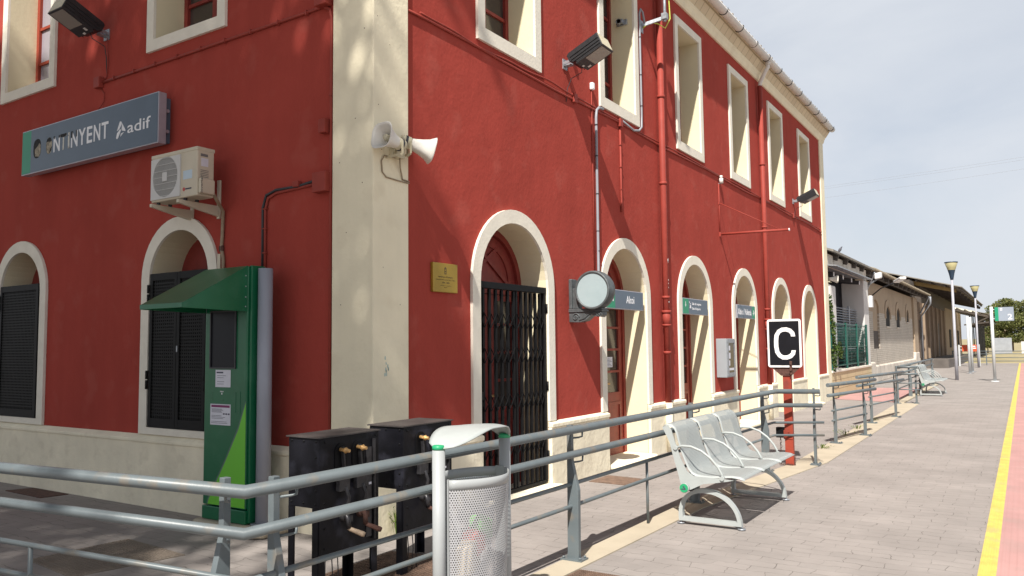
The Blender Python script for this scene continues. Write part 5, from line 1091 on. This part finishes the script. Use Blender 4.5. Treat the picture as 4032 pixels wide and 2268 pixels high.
for k in range(21): mb.obox((-.10, 22.05, .86+k*.055), ((0, 1, 0), (1, 0, -.5), (.5, 0, 1)), (1.85, .022, .003))
mb.build('infill_slats', 'fencegreen', t)
t = thing('annex', 'white-pillared open annex with dark steel roof beams between the station and the goods shed', 'building', (-2, 21, 0))
mb = MB(); mb.box(-.50, -.02, 18.3, 19.05, .0, 3.12); mb.build('pillar', 'whitewall', t, bevel=.04)
mb = MB(); mb.box(-.75, -.05, 23.95, 24.85, 0, 3.6); mb.box(-2.6, -.751, 24.45, 24.85, 0, 3.75); mb.build('pillar', 'whitewall', t, bevel=.02)
mb = MB(); mb.box(-3.2, -3.0, 17.96, 24.4, 0, 4.2); mb.box(-3.0, -.75, 24.3, 24.449, 0, 3.55); mb.build('back_wall', 'greywall', t)
mb = MB(); mb.prism([(-3.6, 18.0, 4.05), (.22, 18.0, 3.60), (.22, 18.0, 3.63), (-3.6, 18.0, 4.10)], (0, 6.1, 0)); mb.build('roof_sheet', 'galv', t)
mb = MB()
for y in (19.2, 20.6, 22.0, 23.4): mb.prism([(-3.0, y, 3.75), (-.1, y, 3.42), (-.1, y, 3.54), (-3.0, y, 3.95)], (0, .10, 0))
mb.beam((-1.4, 18.0, 3.25), (-1.4, 24.0, 3.25), .12, .22); mb.build('beam', 'steelbeam', t)
mb = MB()
for y in (19.2, 20.6, 22.0, 23.4): mb.box(-.10, -.085, y, y+.10, 3.42, 3.54)
each(mb, 'beam_end', 'white', t)
mb = MB(); mb.box(-.34, -.28, 20.0, 20.09, .76, 2.66); mb.box(-.34, -.28, 22.5, 22.59, .76, 2.68); mb.box(-.34, -.28, 24.0, 24.09, .76, 2.6)
for k in range(20): mb.obox((-.31, 22.05, 1.1+k*.078), ((0, 1, 0), (1, 0, -.7), (.7, 0, 1)), (2.0, .035, .004))
mb.build('louvre_screen', 'louvre', t)
mb = MB(); mb.box(-2.99, -2.95, 19.4, 19.9, 2.6, 2.9); mb.box(-2.99, -2.95, 21.2, 21.6, 2.7, 2.95); each(mb, 'wall_fitting', 'dark', t)
horn_a = horn('beige horn speaker on the annex pillar facing the viewer, left of its pair', (-.22, 18.0, 3.30), (-.22, 18.3, 3.30), 'horn speakers on the annex pillar', (-.3, 18.4, 3.1))
horn_b = horn('beige horn speaker on the annex pillar facing the platform, right of its pair', (.12, 18.55, 3.28), (-.14, 18.40, 3.29), 'horn speakers on the annex pillar', (-.2, 18.6, 3.1))
t = thing('climbing_shrub', 'dark green shrub climbing between the red building and the annex pillar', 'shrub', (-.2, 18.2, .7))
leaves('foliage', [((.03, 18.14, 1.2), (.10, .16, .5), 420, .2), ((.02, 18.12, 1.9), (.09, .13, .5), 320, .2), ((.0, 18.10, 2.45), (.06, .10, .4), 180, .2), ((.10, 18.6, 1.3), (.08, .25, .25), 150, .3)], .075, 'leafbush', t)
mb = MB(); mb.tube([(-.16, 18.15, 0), (-.18, 18.18, 1.2), (-.15, 18.13, 2.6)], [.03, .02, .008], 8); mb.build('stem', 'bark', t)
# ================================================================ GOODS SHED
X = -.45
t = thing('goods_shed', 'old pale brick goods shed with pointed-arch windows and a tiled eave', 'shed', (-4, 34, 0))
def garch(y, hw, z0, zs, zt): return [(y-hw, z0), (y+hw, z0), (y+hw, zs), (y+hw*.62, zs+(zt-zs)*.62), (y, zt), (y-hw*.62, zs+(zt-zs)*.62), (y-hw, zs)]
wins = [(32.45, .62, 2.17, 2.75, 3.05), (35.75, .60, 2.17, 2.78, 3.08), (39.2, .42, 2.47, 2.9, 3.12)]
mb = MB(); plate(mb, [rect(25.0, 43.0, -.02, 2.68)]+[rect(y-hw, y+hw, z0, 2.69) for y, hw, z0, zs, zt in wins if 0]+[], .3, frame_right(X-.3)); 
mb = MB(); lows = [(24.86, -.02), (43.0, -.02), (43.0, 2.68)]
for y, hw, z0, zs, zt in reversed(wins): lows += [(y+hw, 2.68), (y+hw, z0), (y-hw, z0), (y-hw, 2.68)]
lows += [(30.0, 2.68), (30.0, 1.25), (28.4, 1.25), (28.4, 2.68), (24.86, 2.68)]
plate(mb, [lows], .3, frame_right(X-.3)); mb.build('wall', 'shedbrick', t)
mb = MB(); ups = [(24.86, 2.6805), (28.4, 2.6805), (28.4, 2.95), (28.8, 3.15), (29.2, 3.2), (29.6, 3.15), (30.0, 2.95), (30.0, 2.6805)]
for y, hw, z0, zs, zt in wins: ups += [(y-hw, 2.6805), (y-hw, zs), (y-hw*.62, zs+(zt-zs)*.62), (y, zt), (y+hw*.62, zs+(zt-zs)*.62), (y+hw, zs), (y+hw, 2.6805)]
ups += [(43.0, 2.6805), (43.0, 3.82), (24.86, 3.82)]
plate(mb, [ups], .3, frame_right(X-.3)); mb.build('upper_wall', 'tan', t)
for y, hw, z0, zs, zt in wins:
    mb = MB(); inner = [(y-hw, 2.5), (y-hw, zs), (y-hw*.62, zs+(zt-zs)*.62), (y, zt), (y+hw*.62, zs+(zt-zs)*.62), (y+hw, zs), (y+hw, 2.5)]; outer = [(y+hw+.28, 2.5), (y+hw+.28, zs+.05)]+[(y+(hw+.28)*math.cos(a), zs+.05+(zt-zs+.2)*math.sin(a)) for a in [math.pi*i/12 for i in range(1, 12)]]+[(y-hw-.28, zs+.05), (y-hw-.28, 2.5)]
    plate(mb, [inner+outer], .03, frame_right(X+.001)); mb.build('window_hood', 'tan', t)
    mb = MB(); plate(mb, [garch(y, hw, z0, zs, zt)], .03, frame_right(X-.05)); w_ = mb.build('window', 'dark', t)
    mb = MB(); mb.box(X-.2, X+.04, y-hw-.05, y+hw+.05, z0-.06, z0-.0); mb.build('sill', 'stone', w_)
mb = MB(); mb.box(X-.28, X-.06, 28.4, 30.0, 1.25, 1.95); mb.build('boarded_opening', 'roofwood', t); mb = MB(); mb.box(X-.28, X-.07, 28.4, 30.0, 1.955, 3.2); mb.build('blind_panel', 'tan', t)
mb = MB(); mb.box(X-.25, X+.10, 24.86, 43.4, -.02, .62); mb.box(X-.2, X+.22, 25.1, 27.2, -.02, .78); mb.box(X-.2, X+.12, 41.2, 42.9, .0, .95); mb.build('stone_plinth', 'stone', t, bevel=.05, seg=3)
mb = MB(); mb.box(X+.001, X+.09, 41.3, 42.95, .95, 3.82); mb.build('corner_pier', 'tan', t)
mb = MB(); mb.box(-7.6, -7.3, 24.86, 43, -.02, 3.8); mb.box(-7.3, X-.3, 24.86, 25.1, -.02, 3.8); mb.box(-7.3, X-.3, 42.7, 43.0, -.02, 3.8); mb.add([(-7.6, 24.87, 3.8), (-.2, 24.87, 3.8), (-4, 24.87, 5.3)], [(0, 1, 2)]); mb.build('wall', 'tan', t)
mb = MB(); mb.prism([(-4.0, 18.2, 5.45), (.12, 18.2, 4.02), (.12, 18.2, 4.08), (-4.0, 18.2, 5.52)], (0, 26.6, 0)); mb.prism([(-4.0, 18.2, 5.45), (-4.0, 18.2, 5.52), (-8.1, 18.2, 4.08), (-8.1, 18.2, 4.02)], (0, 26.6, 0)); mb.build('roof', 'fibre', t)
mb = MB(); y = 25.3
while y < 44.7: mb.tube([(.16, y, 4.05), (-.6, y, 4.32)], .05, 6); y += .22
mb.build('eave_tiles', 'shadetile', t)
mb = MB(); y = 19.2
while y < 44: mb.beam((.05, y, 3.92), (-1.2, y, 4.30), .10, .16); y += 1.45
mb.prism([(-.15, 18.2, 3.86), (-.10, 18.2, 3.86), (-.10, 18.2, 3.99), (-.15, 18.2, 3.99)], (0, 26.6, 0)); mb.build('rafters', 'roofwood', t)
mb = MB(); mb.box(-3.9, X-.05, 18.2, 24.6, 4.1, 4.14); mb.prism([(-.12, 18.2, 3.63), (-.08, 18.2, 3.63), (-.08, 18.2, 3.99), (-.12, 18.2, 3.99)], (0, 6.6, 0)); mb.build('gable_infill', 'stone', t)
mb = MB()
for y in (25.3, 44.2): mb.beam((X+.05, y+.5, 3.05), (.12, y, 3.95), .05, .08)
mb.tube([(.18, 44.3, 3.95), (.16, 44.5, 3.6), (X+.08, 45.0, 2.9), (X+.08, 45.0, .3)], .045, 8); mb.build('eave_strut', 'louvre', t)
t = thing('wall_lamp', 'white flat street lamp on a curved arm over the goods shed wall', 'lamp', (X, 28.0, 3.1))
mb = MB(); mb.tube([(X+.03, 27.9, 2.95), (X+.04, 27.9, 3.25), (.05, 27.2, 3.50), (.75, 25.8, 3.62)], .025, 8); mb.build('arm', 'cableblk', t)
mb = MB(); mb.obox((.88, 25.5, 3.66), ((.45, -1, .12), (1, .45, 0), (0, 0, 1)), (.36, .11, .045)); mb.build('lamp_head', 'boardwhite', t, bevel=.03)
t = thing('wall_lamp', 'white flood lamp fixed at the goods shed eave', 'lamp', (0, 25.2, 3.9)); mb = MB(); mb.obox((.28, 25.0, 3.80), ((1, 0, .2), (0, 1, 0), (0, 0, 1)), (.11, .13, .10)); mb.build('lamp_head', 'boardwhite', t, bevel=.03); mb = MB(); mb.beam((.28, 25.0, 3.72), (X+.05, 25.3, 3.3), .04, .04); mb.build('arm', 'galv', t)
t = thing('wall_fuse_box', 'narrow white fuse box on the corner of the goods shed', 'fuse box', (X, 25.2, 2.9)); mb = MB(); mb.box(-.05, .06, 24.86, 25.15, 2.72, 3.12); mb.build('box', 'boardwhite', t, bevel=.01)
# ---- loading shed with the big dark canopy
t = thing('loading_shed', 'long brick loading shed under a wide dark canopy with a yellow edge beam', 'shed', (-4, 55, 0))
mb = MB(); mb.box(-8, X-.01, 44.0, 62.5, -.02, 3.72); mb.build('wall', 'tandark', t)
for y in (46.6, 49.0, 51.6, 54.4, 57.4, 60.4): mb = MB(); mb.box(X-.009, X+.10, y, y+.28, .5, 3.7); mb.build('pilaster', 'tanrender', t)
mb = MB(); mb.box(-8, X-.35, 44.1, 73.5, 3.73, 4.95); mb.box(X-.349, X-.05, 46.5, 73.5, 3.73, 4.7); mb.build('dark_gable_fill', 'roofwood', t)  # dark filler added to close the dark space under the canopy roof
for y in (44.6, 55.6): mb = MB(); mb.box(X-.009, X+.02, y, y+1.0, .6, 2.7); mb.build('door', 'roofwood', t)
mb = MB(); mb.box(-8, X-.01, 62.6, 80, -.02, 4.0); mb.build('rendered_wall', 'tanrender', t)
for y in (65.5, 70.0, 74.5): mb = MB(); mb.box(X-.009, X+.03, y, y+1.6, 1.0, 2.4); w_ = mb.build('window', 'dark', t)
ez, ex, rz_, rx = 4.5, 1.62, 6.26, -5.0
def roofz(x): return ez+(ex-x)*(rz_-ez)/(ex-rx)
mb = MB(); mb.prism([(rx, 46, rz_), (ex, 46, ez), (ex, 46, ez+.05), (rx, 46, rz_+.06)], (0, 28, 0)); mb.prism([(rx, 46, rz_), (rx, 46, rz_+.06), (-11.6, 46, ez+.05), (-11.6, 46, ez)], (0, 28, 0)); mb.build('canopy_roof', 'fibre', t)
mb = MB()
for k in range(9):
    x = ex-.12-k*.72; mb.box(x-.04, x+.04, 46.1, 73.9, roofz(x)-.14, roofz(x)-.012)
y = 48.5
while y < 74: mb.beam((-5, y, roofz(-5)-.32), (ex-.2, y, roofz(ex-.2)-.28), .12, .22); y += 3.1
mb.build('purlins', 'roofwood', t)
mb = MB(); mb.prism([(-5, 46.35, roofz(-5)-.45), (ex-.3, 46.35, roofz(ex-.3)-.34), (ex-.3, 46.35, roofz(ex-.3)-.14), (-5, 46.35, roofz(-5)-.16)], (0, .14, 0)); mb.build('edge_beam', 'yellowbeam', t)
mb = MB(); mb.prism([(X+.11, 45.4, -.02), (.78, 46.1, -.02), (.92, 50, -.02), (.92, 62, -.02), (X+.11, 62, -.02)], (0, 0, .50)); mb.build('loading_dock', 'dock', t)
t = thing('far_canopy', 'farthest canopy with a row of translucent roof panels, behind the platform lamps', 'canopy', (0, 84, 0))
def z3(x): return 3.78+(2.0-x)*.265
for x0_, x1_, m_, nm in ((-3.2, .95, 'transl', 'translucent_panel'), (.951, 2.0, 'fibre', 'roof_sheet')):
    mb = MB(); mb.prism([(x0_, 76, z3(x0_)), (x1_, 76, z3(x1_)), (x1_, 76, z3(x1_)+.03), (x0_, 76, z3(x0_)+.03)], (0, 18, 0)); mb.build(nm, m_, t)
mb = MB()
for k in range(9): x = 1.9-k*.6; mb.box(x-.05, x+.05, 76, 94, z3(x)-.12, z3(x)-.01)
for y in (76.1, 80, 84, 88, 92): mb.beam((-3.2, y, z3(-3.2)-.2), (1.9, y, z3(1.9)-.2), .12, .18); mb.beam((1.9, y, z3(1.9)-.25), (.3, y, 2.75), .1, .1); mb.beam((.0, y, 2.9), (1.9, y, 3.1), .08, .12)
mb.build('trusses', 'roofwood', t)
for y in (76.2, 79, 82, 86, 90): mb = MB(); mb.box(.9, 1.05, y, y+.15, 0, 3.9); mb.box(.35, .45, y+1, y+1.1, 0, 3.9); mb.build('column', 'steelbeam', t)
t = thing('pigeon', 'small dark pigeon perched on the goods shed roof edge', 'bird', (-.1, 19.5, 4.12))
bx, by, bz = .04, 19.45, 4.06
mb = MB(); mb.lathe([(0, -.10), (.012, -.08), (.022, -.03), (.036, .014), (.040, .05), (.033, .085), (.020, .11), (.019, .124), (.02, .135), (.014, .15), (0, .155)], (bx, by, bz+.09), (.5, .2, .85), n=12); mb.build('body', 'pigeon', t)
mb = MB(); mb.cyl((bx, by, bz), (bx, by, bz+.08), .006, n=6); mb.cyl((bx+.08, by+.03, bz+.215), (bx+.105, by+.04, bz+.21), .004, .0015, n=6); each(mb, 'leg_or_beak', 'lampblue', t)
# ================================================================ BEYOND
def tree(name, label, base, h, trunk_r, clumps, size, m, n, group=None):
    t = thing(name, label, 'tree', base, group=group); b = V(base); cz = min(c[0][2]-c[1][2]*.3 for c in clumps)
    leaves('crown', [((b.x+c[0], b.y+c[1], b.z+c[2]), r, int(n*r[0]*r[1]*r[2]/sum(k[1][0]*k[1][1]*k[1][2] for k in clumps))+40, .35) for c, r in clumps], size, m, t)
    q = MB(); q.tube([b, b+V((.05*h*.3, 0, h*.3)), b+V((0, 0, h*.62))], [trunk_r, trunk_r*.7, trunk_r*.25], 10)
    for c, r in clumps[:6]: q.tube([b+V((0, 0, h*.35)), b+V((c[0]*.5, c[1]*.5, (h*.35+c[2])/2+.1)), b+V(c)], [trunk_r*.4, trunk_r*.25, trunk_r*.08], 6)
    q.build('trunk', 'bark', t); return t
tree('pine_tree', 'large bushy pine beyond the platform, behind the number 2 sign', (3.1, 106, 0), 6.6, .28, [((-.5, 0, 5.4), (1.25, 1.3, 1.05)), ((.7, .4, 5.2), (1.0, 1.2, .95)), ((-1.6, 0, 4.3), (1.1, 1.2, .8)), ((1.4, 0, 3.9), (1.4, 1.4, 1.0)), ((0, -.5, 3.6), (1.7, 1.5, 1.1)), ((-1.8, .3, 2.9), (1.2, 1.3, .6)), ((2.3, 0, 2.4), (1.6, 1.4, .8)), ((.6, 0, 1.9), (1.7, 1.5, .75)), ((-2.3, .2, 1.9), (.8, 1.2, .4)), ((3.2, 0, 1.5), (1.4, 1.3, .7))]+[((random.uniform(-2.6, 3.2), random.uniform(-1, 1), z_), (random.uniform(.35, .7),)*2+(random.uniform(.25, .45),)) for z_ in np.linspace(1.8, 6.1, 16) if True], .24, 'leafdark', 15000)
tree('pine_tree', 'lower pine at the right edge of the photo beside the larger one', (8.6, 112, 0), 4.6, .22, [((-1.3, 0, 2.6), (1.7, 1.6, 1.1)), ((.4, 0, 3.3), (1.5, 1.4, 1.1)), ((1.6, 0, 2.2), (1.4, 1.4, .9)), ((-2.3, 0, 1.5), (1.2, 1.3, .7))], .26, 'leafdark', 9000)
tree('bush', 'low green bush beneath the far canopy, beside the grey hoarding', (.9, 100, 0), 1.9, .08, [((0, 0, 1.2), (.9, .8, .6)), ((.8, 0, 1.0), (.7, .7, .5))], .2, 'leafdark', 2500)
t = thing('hoarding', 'blue-grey metal hoarding among the far trees', 'hoarding', (2.4, 96, 0)); mb = MB(); mb.box(1.6, 3.3, 96, 96.1, 0, 1.75); mb.build('panel', 'louvre', t)
t = thing('boundary_wall', 'pale low wall beyond the dry grass at the right edge', 'wall', (6, 90, 0)); mb = MB(); mb.box(4.15, 11, 92, 92.3, 0, 1.35); mb.build('masonry', 'whitewall', t)
t = thing('distant_house', 'small distant house with a tan roof beyond the hoarding', 'house', (.5, 150, 0)); mb = MB(); mb.box(-1.8, 2.4, 148, 153, 0, 2.9); mb.build('wall', 'tan', t); mb = MB(); mb.prism([(-2.2, 147.6, 2.9), (2.8, 147.6, 2.9), (.3, 147.6, 3.9)], (0, 6, 0)); mb.build('roof', 'tile', t)
for lab, a, b in (('topmost overhead wire crossing the sky at the right', (-60, 13.64-.0396*51.8, 0), 0), ('middle overhead wire, close under the topmost one', (-60, 13.48-.0374*51.9, 0), 0), ('lowest overhead wire crossing the sky at the right', (-60, 12.889-.0435*54.8, 0), 0)):
    k = {'t': (13.643, .0396), 'm': (13.479, .0374), 'l': (12.889, .0435)}[lab[0]]; x0 = {'t': -8.192, 'm': -8.139, 'l': -5.2}[lab[0]]
    mb = MB(); mb.tube([(x, 60, k[0]+k[1]*(x-x0)+.0006*((x+2)**2-36)) for x in np.linspace(-40, 60, 26)], .007, 5); tag(mb.build('overhead_wire', 'conduit'), lab, 'wire', 'overhead wires in the sky')
# plane tree behind the viewer: its crown shades the left wall
bx, by = -.3, -11.0
cl = [((-.2, .3, 15.6), (4.1, 2.6, 2.3)), ((-2.6, .9, 14.9), (2.2, 1.9, 1.5)), ((2.2, .6, 14.6), (1.7, 1.6, 1.3)), ((-.5, 1.6, 13.6), (2.8, 1.6, 1.2)), ((-2.9, .0, 16.6), (2.0, 1.9, 1.4)), ((.4, -1.2, 17.6), (2.6, 1.8, 1.4)), ((1.6, 1.9, 13.2), (1.3, 1.1, .9)), ((-5.2, 1.6, 15.5), (1.3, 1.2, 1.2)), ((.2, -2.7, 15), (3.2, 2.1, 1.5)), ((-3.6, -2.3, 15.3), (2.2, 2.1, 1.4)), ((-2.0, -4.6, 14.8), (2.6, 1.6, 1.2)), ((1.5, 4.4, 15.0), (1.25, 1.5, .9)), ((4.0, -1.4, 14.4), (.9, 1.0, .3)), ((3.2, -3.2, 14.6), (1.2, 1.1, .45))]
tree('plane_tree', 'tall leafy tree standing behind the viewer and shading the left wall', (bx, by, 0), 19, .34, cl, .26, 'leafshade', 34000)

tree('plane_tree', 'broad leafy tree added out of view to block sky light from the left wall', (-8.5, -8.5, 0), 11, .30, [((0, 0, 8.2), (3.4, 3.2, 2.6)), ((2.8, .2, 7.2), (2.6, 2.6, 2.0)), ((-2.8, .3, 7.0), (2.6, 2.8, 2.0)), ((0, 2.0, 6.2), (2.8, 1.8, 1.6))], .3, 'leafshade', 16000)  # unseen tree, added to cut the sky light reaching the left wall
